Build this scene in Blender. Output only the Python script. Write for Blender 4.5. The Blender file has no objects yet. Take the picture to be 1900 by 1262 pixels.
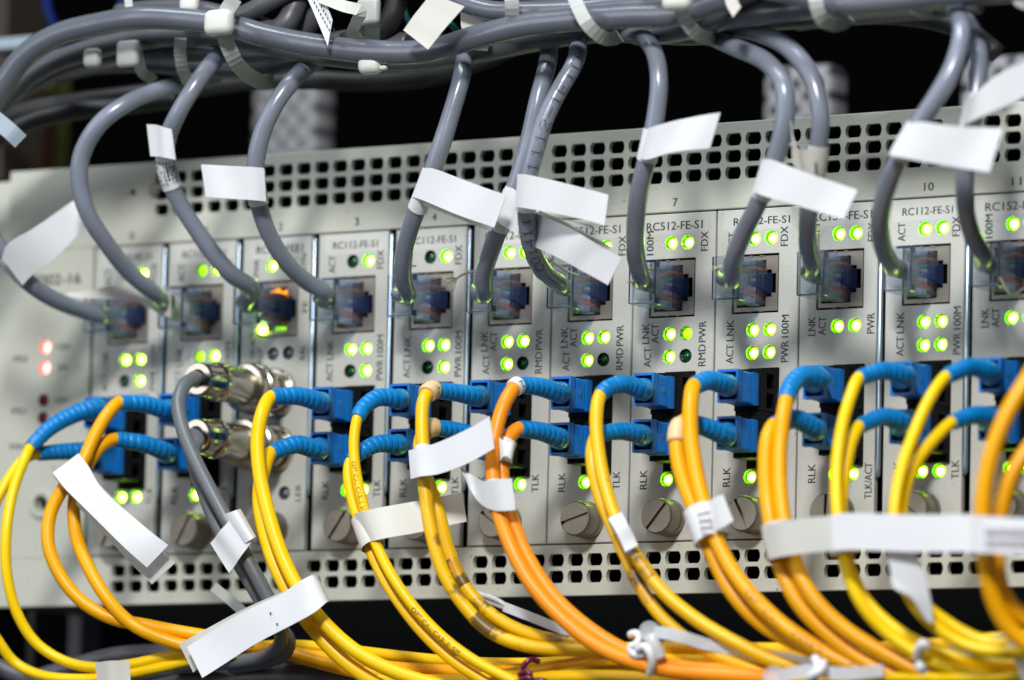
import bpy, bmesh, math, random
from mathutils import Vector, Matrix
random.seed(7)
scene = bpy.context.scene
COL = scene.collection
MM = 0.001

# ------------------------------------------------------------------ camera
CAM_POS = Vector((722.854, -1254.914, -184.039))          # millimetres: x along the rack, y into it, z up
CAM_R = Vector((0.853244, 0.520991, 0.023313))
CAM_U = Vector((0.040875, -0.111373, 0.992938))
CAM_F = Vector((-0.519908, 0.846265, 0.116324))
FOCAL_PX = 10499.97                                        # focal length in pixels of a 1900 px wide frame
cam_data = bpy.data.cameras.new('camera')
cam = bpy.data.objects.new('camera', cam_data)
COL.objects.link(cam)
rot = Matrix((CAM_R, CAM_U, -CAM_F)).transposed()
cam.matrix_world = Matrix.Translation(CAM_POS * MM) @ rot.to_4x4()
cam_data.sensor_width = 36.0
cam_data.lens = FOCAL_PX / 1900.0 * 36.0
cam_data.clip_start = 0.05
cam_data.clip_end = 50.0
cam_data.dof.use_dof = True
cam_data.dof.focus_distance = 1.448
cam_data.dof.aperture_fstop = 8.8
scene.camera = cam

# ------------------------------------------------------------------ light
world = bpy.data.worlds.new('World')
scene.world = world
world.use_nodes = True
bg = world.node_tree.nodes['Background']
bg.inputs[0].default_value = (0.80, 0.88, 1.0, 1)
bg.inputs[1].default_value = 0.10

def area(name, loc, target, size, size_y, power, color):
    d = bpy.data.lights.new(name, 'AREA')
    d.shape = 'RECTANGLE'; d.size = size * MM; d.size_y = size_y * MM
    d.energy = power; d.color = color
    o = bpy.data.objects.new(name, d); COL.objects.link(o)
    o.location = Vector(loc) * MM
    dirv = (Vector(target) - Vector(loc)).normalized()
    o.rotation_euler = dirv.to_track_quat('-Z', 'Y').to_euler()
    return o
# the lamp above the photographer, a ceiling strip over the rack and a broad fill light added from the left
area('aisle_lamp', (420, -1150, 680), (0, 0, -20), 170, 170, 19.0, (0.98, 0.98, 0.97))
area('ceiling_lamp', (-120, -520, 1050), (0, 0, 0), 900, 110, 11.0, (0.86, 0.92, 1.0))
area('fill_light', (-700, -1300, 300), (0, 0, -10), 600, 800, 4.8, (0.90, 0.95, 1.0))

scene.view_settings.view_transform = 'Standard'
scene.view_settings.look = 'None'
scene.view_settings.exposure = 0.0
scene.view_settings.gamma = 1.0
scene.view_settings.use_curve_mapping = False
scene.render.engine = 'CYCLES'
scene.cycles.max_bounces = 10
scene.cycles.transmission_bounces = 10
scene.cycles.transparent_max_bounces = 20
scene.cycles.glossy_bounces = 5
scene.cycles.diffuse_bounces = 4
scene.cycles.caustics_reflective = False
scene.cycles.caustics_refractive = False
scene.cycles.sample_clamp_indirect = 4.0
scene.cycles.use_denoising = True

# ------------------------------------------------------------------ helpers
def at(px, py, d):
    """Point (mm) seen at photograph pixel (px, py) that lies d mm in front of the face plates."""
    v = CAM_F + CAM_R * ((px - 950.0) / FOCAL_PX) - CAM_U * ((py - 631.0) / FOCAL_PX)
    t = (-d - CAM_POS.y) / v.y
    return CAM_POS + v * t

def V(x, d, z):
    return Vector((x, -d, z))

def catmull(pts, step=1.3, n=None):
    """Smooth curve through pts, resampled evenly."""
    P = [Vector(p) for p in pts]
    if len(P) == 2:
        P = [P[0], P[0].lerp(P[1], .5), P[1]]
    ext = [P[0] * 2 - P[1]] + P + [P[-1] * 2 - P[-2]]
    dense = []
    for i in range(1, len(ext) - 2):
        p0, p1, p2, p3 = ext[i - 1:i + 3]
        t0 = 0.0
        t1 = t0 + max(1e-4, (p1 - p0).length) ** 0.5
        t2 = t1 + max(1e-4, (p2 - p1).length) ** 0.5
        t3 = t2 + max(1e-4, (p3 - p2).length) ** 0.5
        for k in range(16):
            t = t1 + (t2 - t1) * k / 16.0
            a1 = p0 * ((t1 - t) / (t1 - t0)) + p1 * ((t - t0) / (t1 - t0))
            a2 = p1 * ((t2 - t) / (t2 - t1)) + p2 * ((t - t1) / (t2 - t1))
            a3 = p2 * ((t3 - t) / (t3 - t2)) + p3 * ((t - t2) / (t3 - t2))
            b1 = a1 * ((t2 - t) / (t2 - t0)) + a2 * ((t - t0) / (t2 - t0))
            b2 = a2 * ((t3 - t) / (t3 - t1)) + a3 * ((t - t1) / (t3 - t1))
            dense.append(b1 * ((t2 - t) / (t2 - t1)) + b2 * ((t - t1) / (t2 - t1)))
    dense.append(P[-1])
    L = [0.0]
    for a, b in zip(dense, dense[1:]):
        L.append(L[-1] + (b - a).length)
    if n is None:
        n = max(3, int(L[-1] / step) + 1)
    out, j = [], 0
    for k in range(n):
        s = L[-1] * k / (n - 1)
        while j < len(L) - 2 and L[j + 1] < s:
            j += 1
        w = (s - L[j]) / max(1e-9, L[j + 1] - L[j])
        out.append(dense[j].lerp(dense[j + 1], min(1, max(0, w))))
    return out

def frames(path):
    T = []
    for i in range(len(path)):
        a = path[max(0, i - 1)]; b = path[min(len(path) - 1, i + 1)]
        T.append((b - a).normalized())
    n = T[0].cross(Vector((0.3, 0.2, 1))).normalized()
    if n.length < .1: n = T[0].cross(Vector((1, 0, 0))).normalized()
    N = [n]
    for i in range(1, len(path)):
        n = N[-1] - T[i] * N[-1].dot(T[i])
        N.append(n.normalized())
    return T, N

class MB:
    """Collects shapes in millimetres and links them as ONE mesh object."""
    def __init__(self): self.v = []; self.f = []; self.m = []; self.s = []
    def add(self, verts, faces, mat=0, smooth=False):
        o = len(self.v); self.v += [Vector(x) for x in verts]
        for f in faces:
            self.f.append([o + i for i in f]); self.m.append(mat); self.s.append(smooth)
        return self
    def box(self, x0, x1, d0, d1, z0, z1, mat=0):
        vs = [V(x, d, z) for x in (x0, x1) for d in (d0, d1) for z in (z0, z1)]
        return self.add(vs, [(0, 1, 3, 2), (4, 6, 7, 5), (0, 4, 5, 1), (2, 3, 7, 6), (0, 2, 6, 4), (1, 5, 7, 3)], mat)
    def taper(self, r0, d0, r1, d1, mat=0):
        """box whose rectangle (x0, x1, z0, z1) changes from r0 at d0 to r1 at d1"""
        vs = []
        for r, d in ((r0, d0), (r1, d1)):
            vs += [V(r[0], d, r[2]), V(r[1], d, r[2]), V(r[1], d, r[3]), V(r[0], d, r[3])]
        return self.add(vs, [(0, 3, 2, 1), (4, 5, 6, 7), (0, 1, 5, 4), (1, 2, 6, 5), (2, 3, 7, 6), (3, 0, 4, 7)], mat)
    def tube(self, path, r, seg=16, mat=0, caps=True, squash=None):
        T, N = frames(path)
        vs, fs = [], []
        for i, p in enumerate(path):
            rr = r[i] if isinstance(r, (list, tuple)) else r
            B = T[i].cross(N[i])
            for k in range(seg):
                a = 2 * math.pi * k / seg
                vs.append(p + (N[i] * math.cos(a) + B * math.sin(a)) * rr)
        for i in range(len(path) - 1):
            for k in range(seg):
                k2 = (k + 1) % seg
                fs.append((i * seg + k, i * seg + k2, (i + 1) * seg + k2, (i + 1) * seg + k))
        self.add(vs, fs, mat, True)
        if caps:
            o = len(self.v) - len(vs)
            self.f.append([o + k for k in reversed(range(seg))]); self.m.append(mat); self.s.append(False)
            b = o + (len(path) - 1) * seg
            self.f.append([b + k for k in range(seg)]); self.m.append(mat); self.s.append(False)
        return self
    def lathe(self, cx, cz, prof, seg=40, mat=0, smooth=True, knurl=None, d_axis=True):
        """profile [(d, radius)] turned about an axis along the face plate's normal"""
        vs, fs = [], []
        for j, (d, r) in enumerate(prof):
            for k in range(seg):
                a = 2 * math.pi * k / seg
                rr = r * (1 - (knurl[1] if knurl and j in knurl[0] and k % 2 else 0))
                vs.append(V(cx + rr * math.cos(a), d, cz + rr * math.sin(a)))
        for j in range(len(prof) - 1):
            for k in range(seg):
                k2 = (k + 1) % seg
                fs.append((j * seg + k, j * seg + k2, (j + 1) * seg + k2, (j + 1) * seg + k))
        return self.add(vs, fs, mat, smooth)
    def disc(self, cx, cz, d, r, seg=32, mat=0):
        return self.add([V(cx + r * math.cos(2 * math.pi * k / seg), d, cz + r * math.sin(2 * math.pi * k / seg)) for k in range(seg)], [list(range(seg))], mat)
    def mesh(self, name, mats, origin=Vector((0, 0, 0))):
        me = bpy.data.meshes.new(name)
        me.from_pydata([tuple((v - origin) * MM) for v in self.v], [], self.f)
        for m in mats: me.materials.append(m)
        me.polygons.foreach_set('material_index', self.m)
        me.polygons.foreach_set('use_smooth', self.s)
        me.update()
        bm = bmesh.new(); bm.from_mesh(me)
        bmesh.ops.recalc_face_normals(bm, faces=bm.faces)
        bm.to_mesh(me); bm.free()
        return me
    def build(self, name, mats, parent=None, bevel=0.0, sharp=None):
        if not isinstance(mats, (list, tuple)): mats = [mats]
        org = Vector((0, 0, 0))
        if parent is not None: org = Vector(parent['_org'])
        else:
            org = sum(self.v, Vector((0, 0, 0))) / len(self.v)
        o = bpy.data.objects.new(name, self.mesh(name, mats, org))
        COL.objects.link(o)
        if parent is None: o.location = org * MM; o['_org'] = tuple(org)
        else:
            o.parent = parent; o['_org'] = tuple(org)
        if bevel:
            b = o.modifiers.new('bevel', 'BEVEL'); b.width = bevel * MM; b.segments = 2; b.limit_method = 'ANGLE'; b.angle_limit = math.radians(40)
        if sharp:
            o.data.set_sharp_from_angle(angle=math.radians(sharp))
        return o

def put_mesh(name, me, parent, pos):
    """a further copy of a part that shares its mesh data; pos in millimetres"""
    o = bpy.data.objects.new(name, me); COL.objects.link(o)
    o.parent = parent; o.location = (Vector(pos) - Vector(parent['_org'])) * MM
    o['_org'] = tuple(pos)
    return o

def tag(o, label, cat, group=None, kind=None):
    if label: o['label'] = label
    if cat: o['category'] = cat
    if group: o['group'] = group
    if kind: o['kind'] = kind
    return o

def thing(name, label, cat, pos, group=None):
    o = bpy.data.objects.new(name, None); COL.objects.link(o)
    o.empty_display_size = 0.004
    o.location = Vector(pos) * MM; o['_org'] = tuple(pos)
    return tag(o, label, cat, group)

# ------------------------------------------------------------------ lettering
_dg = {}
def glyphs(text):
    """flat mesh of a word: verts (x, y) with cap height about 0.7, and faces"""
    if text not in _dg:
        c = bpy.data.curves.new('word', 'FONT'); c.body = text; c.size = 1.0; c.resolution_u = 3; c.offset = 0.0
        o = bpy.data.objects.new('word', c); COL.objects.link(o)
        bpy.context.view_layer.update()
        me = bpy.data.meshes.new_from_object(o.evaluated_get(bpy.context.evaluated_depsgraph_get()))
        vs = [(v.co.x, v.co.y) for v in me.vertices]; fs = [list(p.vertices) for p in me.polygons]
        bpy.data.objects.remove(o); bpy.data.curves.remove(c); bpy.data.meshes.remove(me)
        x0 = min(v[0] for v in vs); x1 = max(v[0] for v in vs); y0 = min(v[1] for v in vs); y1 = max(v[1] for v in vs)
        _dg[text] = ([(v[0] - (x0 + x1) / 2, v[1] - (y0 + y1) / 2) for v in vs], fs, x1 - x0, y1 - y0)
    return _dg[text]

def word(mb, text, x, z, w, h, upright=False, d=0.035, mat=0):
    """flat lettering centred at (x, z), w long and h high; upright=True reads from the bottom up"""
    vs, fs, gw, gh = glyphs(text)
    out = []
    for a, b in vs:
        a *= w / gw; b *= h / gh
        out.append(V(x - b, d, z + a) if upright else V(x + a, d, z + b))
    mb.add(out, fs, mat)
    k = .085 * h / 2
    wv = Vector((0, -.004, k)) if upright else Vector((k, -.004, 0))   # heavier strokes
    mb.add([p + wv for p in out], fs, mat)

def wrap_word(mb, path, r, s0, text, size, off=0.0, flip=False, squeeze=1.0):
    """lettering printed round a cable: starts s0 mm along path, runs along it, faces the camera"""
    vs, fs, gw, gh = glyphs(text)
    L = [0.0]
    for a, b in zip(path, path[1:]): L.append(L[-1] + (b - a).length)
    out = []
    for a, b in vs:
        a = (a + gw / 2) * size * squeeze; b = b * size + off
        s = s0 + (-a if flip else a)
        s = min(max(s, 0), L[-1] - 1e-3)
        j = 0
        while L[j + 1] < s: j += 1
        w = (s - L[j]) / (L[j + 1] - L[j])
        p = path[j].lerp(path[j + 1], w)
        t = (path[min(j + 2, len(path) - 1)] - path[max(j - 1, 0)]).normalized()
        toc = (CAM_POS - p); nrm = (toc - t * toc.dot(t)).normalized(); side = nrm.cross(t) * (-1 if flip else 1)
        ang = b / r
        out.append(p + (nrm * math.cos(ang) + side * math.sin(ang)) * (r + 0.06))
    mb.add(out, fs, 0, True)
# ------------------------------------------------------------------ materials
def mat(name, color, rough=0.5, metal=0.0, spec=0.5, bump=0.0, bump_scale=900.0, var=0.0, var_scale=60.0, **kw):
    m = bpy.data.materials.new(name); m.use_nodes = True
    nt = m.node_tree; b = nt.nodes['Principled BSDF']
    b.inputs['Base Color'].default_value = (*color, 1)
    b.inputs['Roughness'].default_value = rough
    b.inputs['Metallic'].default_value = metal
    b.inputs['Specular IOR Level'].default_value = spec
    for k, v in kw.items():
        b.inputs[k.replace('_', ' ')].default_value = v
    tc = nt.nodes.new('ShaderNodeTexCoord')
    if var:
        n = nt.nodes.new('ShaderNodeTexNoise'); n.inputs['Scale'].default_value = var_scale; n.inputs['Detail'].default_value = 5
        nt.links.new(tc.outputs['Object'], n.inputs['Vector'])
        r = nt.nodes.new('ShaderNodeMapRange'); r.inputs[1].default_value = .3; r.inputs[2].default_value = .7
        r.inputs[3].default_value = 1 - var; r.inputs[4].default_value = 1 + var * .4
        nt.links.new(n.outputs['Fac'], r.inputs[0])
        mx = nt.nodes.new('ShaderNodeMix'); mx.data_type = 'RGBA'; mx.blend_type = 'MULTIPLY'; mx.inputs[0].default_value = 1
        mx.inputs[6].default_value = (*color, 1)
        nt.links.new(r.outputs[0], mx.inputs[7])
        nt.links.new(mx.outputs[2], b.inputs['Base Color'])
        rr = nt.nodes.new('ShaderNodeMapRange'); rr.inputs[3].default_value = rough * .85; rr.inputs[4].default_value = min(1, rough * 1.25)
        nt.links.new(n.outputs['Fac'], rr.inputs[0]); nt.links.new(rr.outputs[0], b.inputs['Roughness'])
    if bump:
        n2 = nt.nodes.new('ShaderNodeTexNoise'); n2.inputs['Scale'].default_value = bump_scale; n2.inputs['Detail'].default_value = 3
        nt.links.new(tc.outputs['Object'], n2.inputs['Vector'])
        bp = nt.nodes.new('ShaderNodeBump'); bp.inputs['Strength'].default_value = bump; bp.inputs['Distance'].default_value = 0.0003
        nt.links.new(n2.outputs['Fac'], bp.inputs['Height']); nt.links.new(bp.outputs[0], b.inputs['Normal'])
    return m

def speckled(name, color, dirt, amount, rough, scale=700.0, bump=.35):
    """painted metal with fine powder-coat grain and small dark specks of dirt"""
    m = mat(name, color, rough, bump=bump, bump_scale=1500, var=.06, var_scale=25)
    nt = m.node_tree; b = nt.nodes['Principled BSDF']
    src = b.inputs['Base Color'].links[0].from_socket
    tc = [n for n in nt.nodes if n.type == 'TEX_COORD'][0]
    n = nt.nodes.new('ShaderNodeTexNoise'); n.inputs['Scale'].default_value = scale; n.inputs['Detail'].default_value = 2
    n3 = nt.nodes.new('ShaderNodeTexNoise'); n3.inputs['Scale'].default_value = 45; n3.inputs['Detail'].default_value = 3
    for q in (n, n3): nt.links.new(tc.outputs['Object'], q.inputs['Vector'])
    r = nt.nodes.new('ShaderNodeMapRange'); r.inputs[1].default_value = .665; r.inputs[2].default_value = .71
    nt.links.new(n.outputs['Fac'], r.inputs[0])
    r3 = nt.nodes.new('ShaderNodeMapRange'); r3.inputs[1].default_value = .48; r3.inputs[2].default_value = .66; r3.inputs[4].default_value = amount
    nt.links.new(n3.outputs['Fac'], r3.inputs[0])
    mu = nt.nodes.new('ShaderNodeMath'); mu.operation = 'MULTIPLY'
    nt.links.new(r.outputs[0], mu.inputs[0]); nt.links.new(r3.outputs[0], mu.inputs[1])
    mx = nt.nodes.new('ShaderNodeMix'); mx.data_type = 'RGBA'
    nt.links.new(mu.outputs[0], mx.inputs[0]); nt.links.new(src, mx.inputs[6]); mx.inputs[7].default_value = (*dirt, 1)
    nt.links.new(mx.outputs[2], b.inputs['Base Color'])
    return m

def stained(name, color, dirt, thr=.60, scale=90.0, rough=.38, **kw):
    """plastic with patches of dark grime"""
    m = mat(name, color, rough, var=.05, var_scale=40, **kw)
    nt = m.node_tree; b = nt.nodes['Principled BSDF']
    src = b.inputs['Base Color'].links[0].from_socket
    tc = [n for n in nt.nodes if n.type == 'TEX_COORD'][0]
    n = nt.nodes.new('ShaderNodeTexNoise'); n.inputs['Scale'].default_value = scale; n.inputs['Detail'].default_value = 6; n.inputs['Roughness'].default_value = .65
    nt.links.new(tc.outputs['Object'], n.inputs['Vector'])
    r = nt.nodes.new('ShaderNodeMapRange'); r.inputs[1].default_value = thr; r.inputs[2].default_value = thr + .08; r.inputs[4].default_value = .8
    nt.links.new(n.outputs['Fac'], r.inputs[0])
    mx = nt.nodes.new('ShaderNodeMix'); mx.data_type = 'RGBA'
    nt.links.new(r.outputs[0], mx.inputs[0]); nt.links.new(src, mx.inputs[6]); mx.inputs[7].default_value = (*dirt, 1)
    nt.links.new(mx.outputs[2], b.inputs['Base Color'])
    return m

def emit(name, color, strength):
    m = bpy.data.materials.new(name); m.use_nodes = True
    b = m.node_tree.nodes['Principled BSDF']
    b.inputs['Base Color'].default_value = (*color, 1)
    b.inputs['Emission Color'].default_value = (*color, 1)
    b.inputs['Emission Strength'].default_value = strength
    return m

M = {}
M['plate'] = speckled('powder_coated_plate', (0.53, 0.535, 0.455), (0.06, 0.05, 0.045), .9, .5)
M['face'] = speckled('module_face_paint', (0.55, 0.552, 0.50), (0.06, 0.055, 0.05), .8, .5)
M['sticker'] = mat('clear_label_film', (0.58, 0.58, 0.535), .35)
M['ink'] = mat('black_print', (0.012, 0.02, 0.016), .5)
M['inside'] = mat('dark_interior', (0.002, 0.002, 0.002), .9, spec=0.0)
M['black'] = mat('black_plastic', (0.004, 0.0042, 0.0046), .6, spec=.12, var=.2, var_scale=200)
M['strip'] = mat('zinc_strip', (0.40, 0.50, 0.58), .32, metal=.85, var=.1)
M['shield'] = mat('nickel_shield', (0.33, 0.295, 0.25), .45, metal=.7, var=.12, var_scale=120)
M['knob'] = mat('nickel_thumbscrew', (0.30, 0.265, 0.215), .40, metal=.9, var=.22, var_scale=150, bump=.15, bump_scale=700)
M['chrome'] = mat('nickel_plating', (0.52, 0.47, 0.39), .19, metal=1.0, var=.1)
M['grey'] = mat('grey_pvc_jacket', (0.215, 0.238, 0.295), .23, spec=.65, var=.10, var_scale=70, bump=.6, bump_scale=130, Subsurface_Weight=0.0)
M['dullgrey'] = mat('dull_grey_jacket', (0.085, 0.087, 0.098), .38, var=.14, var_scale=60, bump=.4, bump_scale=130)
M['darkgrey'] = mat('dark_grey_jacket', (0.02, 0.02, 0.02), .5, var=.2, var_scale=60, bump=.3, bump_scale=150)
M['bundlegrey'] = mat('grey_bundle_jacket', (0.120, 0.132, 0.160), .24, spec=.6, var=.12, var_scale=60, bump=.5, bump_scale=120)
M['coax'] = mat('grey_coax_jacket', (0.13, 0.14, 0.155), .38, var=.1, bump=.15, bump_scale=250)
M['yellow'] = mat('yellow_fibre_jacket', (0.93, 0.55, 0.0), .36, spec=.35, var=.07, var_scale=45)
M['yellow2'] = mat('pale_yellow_fibre_jacket', (0.95, 0.62, 0.0), .34, spec=.35, var=.08, var_scale=45)
M['amber'] = mat('amber_fibre_jacket', (0.90, 0.40, 0.0), .36, spec=.35, var=.07, var_scale=45)
M['dirtyyellow'] = stained('grimy_yellow_fibre_jacket', (0.88, 0.50, 0.0), (0.055, 0.028, 0.012), .555, 80)
M['orange'] = mat('orange_fibre_jacket', (0.93, 0.29, 0.008), .36, spec=.35, var=.06, var_scale=45)
M['blue'] = mat('blue_connector_plastic', (0.0, 0.165, 0.58), .40, spec=.35, var=.08, var_scale=90)
M['boot'] = mat('blue_boot_rubber', (0.0, 0.205, 0.55), .36, spec=.4, var=.14, var_scale=120, bump=.2, bump_scale=600)
M['paper'] = mat('white_paper_label', (0.72, 0.73, 0.75), .55, var=.03, var_scale=40, bump=.12, bump_scale=160)
M['paper2'] = mat('aged_paper_label', (0.63, 0.61, 0.56), .6, var=.08, var_scale=60, bump=.15, bump_scale=160)
M['paper3'] = mat('grey_tape_label', (0.60, 0.595, 0.54), .5, var=.06, var_scale=60)
M['nylon'] = mat('white_nylon', (0.66, 0.67, 0.62), .35, var=.06, Subsurface_Weight=.25, Subsurface_Radius=(.004, .004, .003))
M['nylongrey'] = mat('weathered_nylon', (0.40, 0.42, 0.40), .4, var=.1, bump=.2, bump_scale=900)
M['clearnylon'] = mat('clear_nylon', (0.80, 0.83, 0.86), .22, var=.04, Transmission_Weight=.55)
M['maroon'] = mat('maroon_twist_wire', (0.11, 0.006, 0.035), .3)
M['string'] = mat('cream_pull_string', (0.50, 0.49, 0.35), .8)
M['soot'] = stained('sooty_yellow_jacket', (0.70, 0.36, 0.004), (0.018, 0.011, 0.008), .44, 160)
M['beige'] = mat('beige_number_ring', (0.74, 0.52, 0.27), .45)
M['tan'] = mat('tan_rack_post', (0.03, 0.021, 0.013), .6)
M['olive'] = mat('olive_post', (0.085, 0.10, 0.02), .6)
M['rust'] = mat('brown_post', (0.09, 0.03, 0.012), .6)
M['steelpost'] = mat('grey_post', (0.13, 0.13, 0.14), .5, var=.3, var_scale=30)
M['backdrop'] = mat('dark_cabinet', (0.0012, 0.0012, 0.0012), .9, spec=0.0)
M['under'] = mat('dark_underside', (0.06, 0.062, 0.056), .5, var=.1)
M['bluewire'] = mat('blue_wire', (0.002, 0.012, 0.10), .4)
M['tealwire'] = mat('teal_wire', (0.0, 0.13, 0.11), .4)
M['cyanbar'] = mat('pale_blue_bar', (0.30, 0.36, 0.42), .4)
M['refractbar'] = mat('painted_refraction', (0.02, 0.03, 0.085), .2)
M['wire_r'] = mat('wire_red', (0.24, 0.035, 0.016), .4)
M['wire_g'] = mat('wire_green', (0.008, 0.20, 0.075), .4)
M['wire_w'] = mat('wire_white', (0.40, 0.40, 0.44), .4)
M['wire_b'] = mat('wire_blue', (0.008, 0.05, 0.24), .4)
M['wire_o'] = mat('wire_orange', (0.52, 0.085, 0.018), .4)
LEDC = (0.52, 1.0, 0.055)
M['led'] = emit('green_lamp_lit', LEDC, 24)
M['ledmid'] = emit('green_lamp_lit_weak', (0.40, 0.95, 0.01), 1.3)
M['ledring'] = emit('green_lamp_lens', (0.50, 1.0, 0.012), 1.5)
M['ledrim'] = mat('green_lamp_lens_rim', (0.20, 0.56, 0.0), .3)
M['ledoff'] = mat('green_lamp_dark', (0.004, 0.07, 0.018), .18, spec=.7)
M['greyoff'] = mat('clear_lamp_dark', (0.11, 0.12, 0.14), .2, spec=.8)
M['redled'] = emit('red_lamp_lit', (1.0, 0.24, 0.20), 6)
M['redrim'] = mat('red_lamp_rim', (0.75, 0.10, 0.10), .4)
M['redoff'] = mat('red_lamp_dark', (0.20, 0.004, 0.012), .2, spec=.7)
M['amberled'] = emit('amber_lamp_lit', (1.0, 0.30, 0.01), 9)

def see_through(name, tint, body, haze, rough):
    """moulded clear plastic: lets light straight through, with a sheen and a little milkiness"""
    m = bpy.data.materials.new(name); m.use_nodes = True
    nt = m.node_tree; b = nt.nodes['Principled BSDF']
    b.inputs['Base Color'].default_value = (*body, 1); b.inputs['Roughness'].default_value = rough
    tr = nt.nodes.new('ShaderNodeBsdfTransparent'); tr.inputs[0].default_value = (*tint, 1)
    lw = nt.nodes.new('ShaderNodeLayerWeight'); lw.inputs[0].default_value = .10
    r = nt.nodes.new('ShaderNodeMapRange'); r.inputs[3].default_value = haze; r.inputs[4].default_value = min(1, haze + .65)
    nt.links.new(lw.outputs['Facing'], r.inputs[0])
    mx = nt.nodes.new('ShaderNodeMixShader')
    nt.links.new(r.outputs[0], mx.inputs[0]); nt.links.new(tr.outputs[0], mx.inputs[1]); nt.links.new(b.outputs[0], mx.inputs[2])
    nt.links.new(mx.outputs[0], nt.nodes['Material Output'].inputs[0])
    return m
M['clear'] = see_through('clear_plug_plastic', (0.90, 0.93, 0.99), (0.60, 0.66, 0.82), .11, .06)
M['latch'] = see_through('clear_latch', (0.70, 0.76, 0.90), (0.06, 0.085, 0.20), .40, .12)
M['clearnylon'] = see_through('clear_nylon', (0.88, 0.90, 0.92), (0.74, 0.77, 0.80), .66, .22)

def perforated(name):
    """grey strip with a staggered pattern of dark round holes"""
    m = mat(name, (0.30, 0.31, 0.31), .55)
    nt = m.node_tree; b = nt.nodes['Principled BSDF']
    tc = [n for n in nt.nodes if n.type == 'TEX_COORD'][0]
    sx = nt.nodes.new('ShaderNodeSeparateXYZ'); nt.links.new(tc.outputs['Object'], sx.inputs[0])
    def math_(op, a, bb=None):
        n = nt.nodes.new('ShaderNodeMath'); n.operation = op
        for i, q in enumerate((a, bb)):
            if q is None: continue
            if isinstance(q, (int, float)): n.inputs[i].default_value = q
            else: nt.links.new(q, n.inputs[i])
        return n.outputs[0]
    k = 2 * math.pi / 0.0072
    c1 = math_('COSINE', math_('MULTIPLY', sx.outputs[0], k))
    c2 = math_('COSINE', math_('MULTIPLY', sx.outputs[2], k))
    v = math_('MULTIPLY', c1, c2)
    r = nt.nodes.new('ShaderNodeMapRange'); r.inputs[1].default_value = .15; r.inputs[2].default_value = .4
    nt.links.new(v, r.inputs[0])
    mx = nt.nodes.new('ShaderNodeMix'); mx.data_type = 'RGBA'
    nt.links.new(r.outputs[0], mx.inputs[0]); mx.inputs[6].default_value = (0.24, 0.245, 0.25, 1); mx.inputs[7].default_value = (0.035, 0.034, 0.042, 1)
    nt.links.new(mx.outputs[2], b.inputs['Base Color'])
    return m
M['amberled2'] = emit('amber_lamp_glow', (1.0, 0.33, 0.008), 2.2)
M['perf'] = perforated('perforated_strip')
# ------------------------------------------------------------------ chassis
PITCH = 24.5
def jx(k): return (k - 7) * PITCH            # centre of the copper socket of slot k
def cx(k): return jx(k) + 0.55               # centre of module k

def rays(r_of, extra=()):
    ang = [2 * math.pi * k / 28 for k in range(28)] + list(extra)
    return sorted(set(round(a % (2 * math.pi), 6) for a in ang))

def hole_cell(mb, x, z, w, h, r_of, extra, d1, d0, mat=0, wallmat=0):
    """a w x h patch of plate round a hole whose radius at angle a is r_of(a)"""
    ca = math.atan2(h, w)
    A = rays(r_of, [ca, math.pi - ca, math.pi + ca, -ca] + list(extra))
    inn, out, back = [], [], []
    for a in A:
        c, s = math.cos(a), math.sin(a)
        r = r_of(a)
        R = min((w / 2) / abs(c) if abs(c) > 1e-6 else 1e9, (h / 2) / abs(s) if abs(s) > 1e-6 else 1e9)
        inn.append(V(x + r * c, d1, z + r * s)); out.append(V(x + R * c, d1, z + R * s)); back.append(V(x + r * c, d0, z + r * s))
    n = len(A)
    mb.add(inn + out, [(k, (k + 1) % n, n + (k + 1) % n, n + k) for k in range(n)], mat)
    mb.add(inn + back, [(k, (k + 1) % n, n + (k + 1) % n, n + k) for k in range(n)], wallmat, True)

def plate(mb, x0, x1, z0, z1, d1, d0, rects=(), cells=(), mat=0, ch=0.22):
    """front plate with a chamfered edge, rectangular openings and hole cells (x, z, w, h, r_of, extra)"""
    a0, a1, b0, b1 = x0 + ch, x1 - ch, z0 + ch, z1 - ch
    cr = [(c[0] - c[2] / 2, c[0] + c[2] / 2, c[1] - c[3] / 2, c[1] + c[3] / 2) for c in cells]
    xs = sorted(set([a0, a1] + [round(v, 4) for r in list(rects) + cr for v in r[:2]]))
    zs = sorted(set([b0, b1] + [round(v, 4) for r in list(rects) + cr for v in r[2:]]))
    for i in range(len(xs) - 1):
        for j in range(len(zs) - 1):
            mx, mz = (xs[i] + xs[i + 1]) / 2, (zs[j] + zs[j + 1]) / 2
            if any(r[0] < mx < r[1] and r[2] < mz < r[3] for r in list(rects) + cr): continue
            mb.add([V(xs[i], d1, zs[j]), V(xs[i + 1], d1, zs[j]), V(xs[i + 1], d1, zs[j + 1]), V(xs[i], d1, zs[j + 1])], [(0, 1, 2, 3)], mat)
    for r in rects:
        c = [(r[0], r[2]), (r[1], r[2]), (r[1], r[3]), (r[0], r[3])]
        mb.add([V(p[0], d1, p[1]) for p in c] + [V(p[0], d0, p[1]) for p in c], [(k, (k + 1) % 4, 4 + (k + 1) % 4, 4 + k) for k in range(4)], mat)
    for c in cells: hole_cell(mb, *c, d1, d0, mat, mat)
    o1 = [(a0, b0), (a1, b0), (a1, b1), (a0, b1)]; o2 = [(x0, z0), (x1, z0), (x1, z1), (x0, z1)]
    vs = [V(p[0], d1, p[1]) for p in o1] + [V(p[0], d1 - ch, p[1]) for p in o2] + [V(p[0], d0, p[1]) for p in o2]
    mb.add(vs, [(k, (k + 1) % 4, 4 + (k + 1) % 4, 4 + k) for k in range(4)] + [(4 + k, 4 + (k + 1) % 4, 8 + (k + 1) % 4, 8 + k) for k in range(4)], mat)

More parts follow.
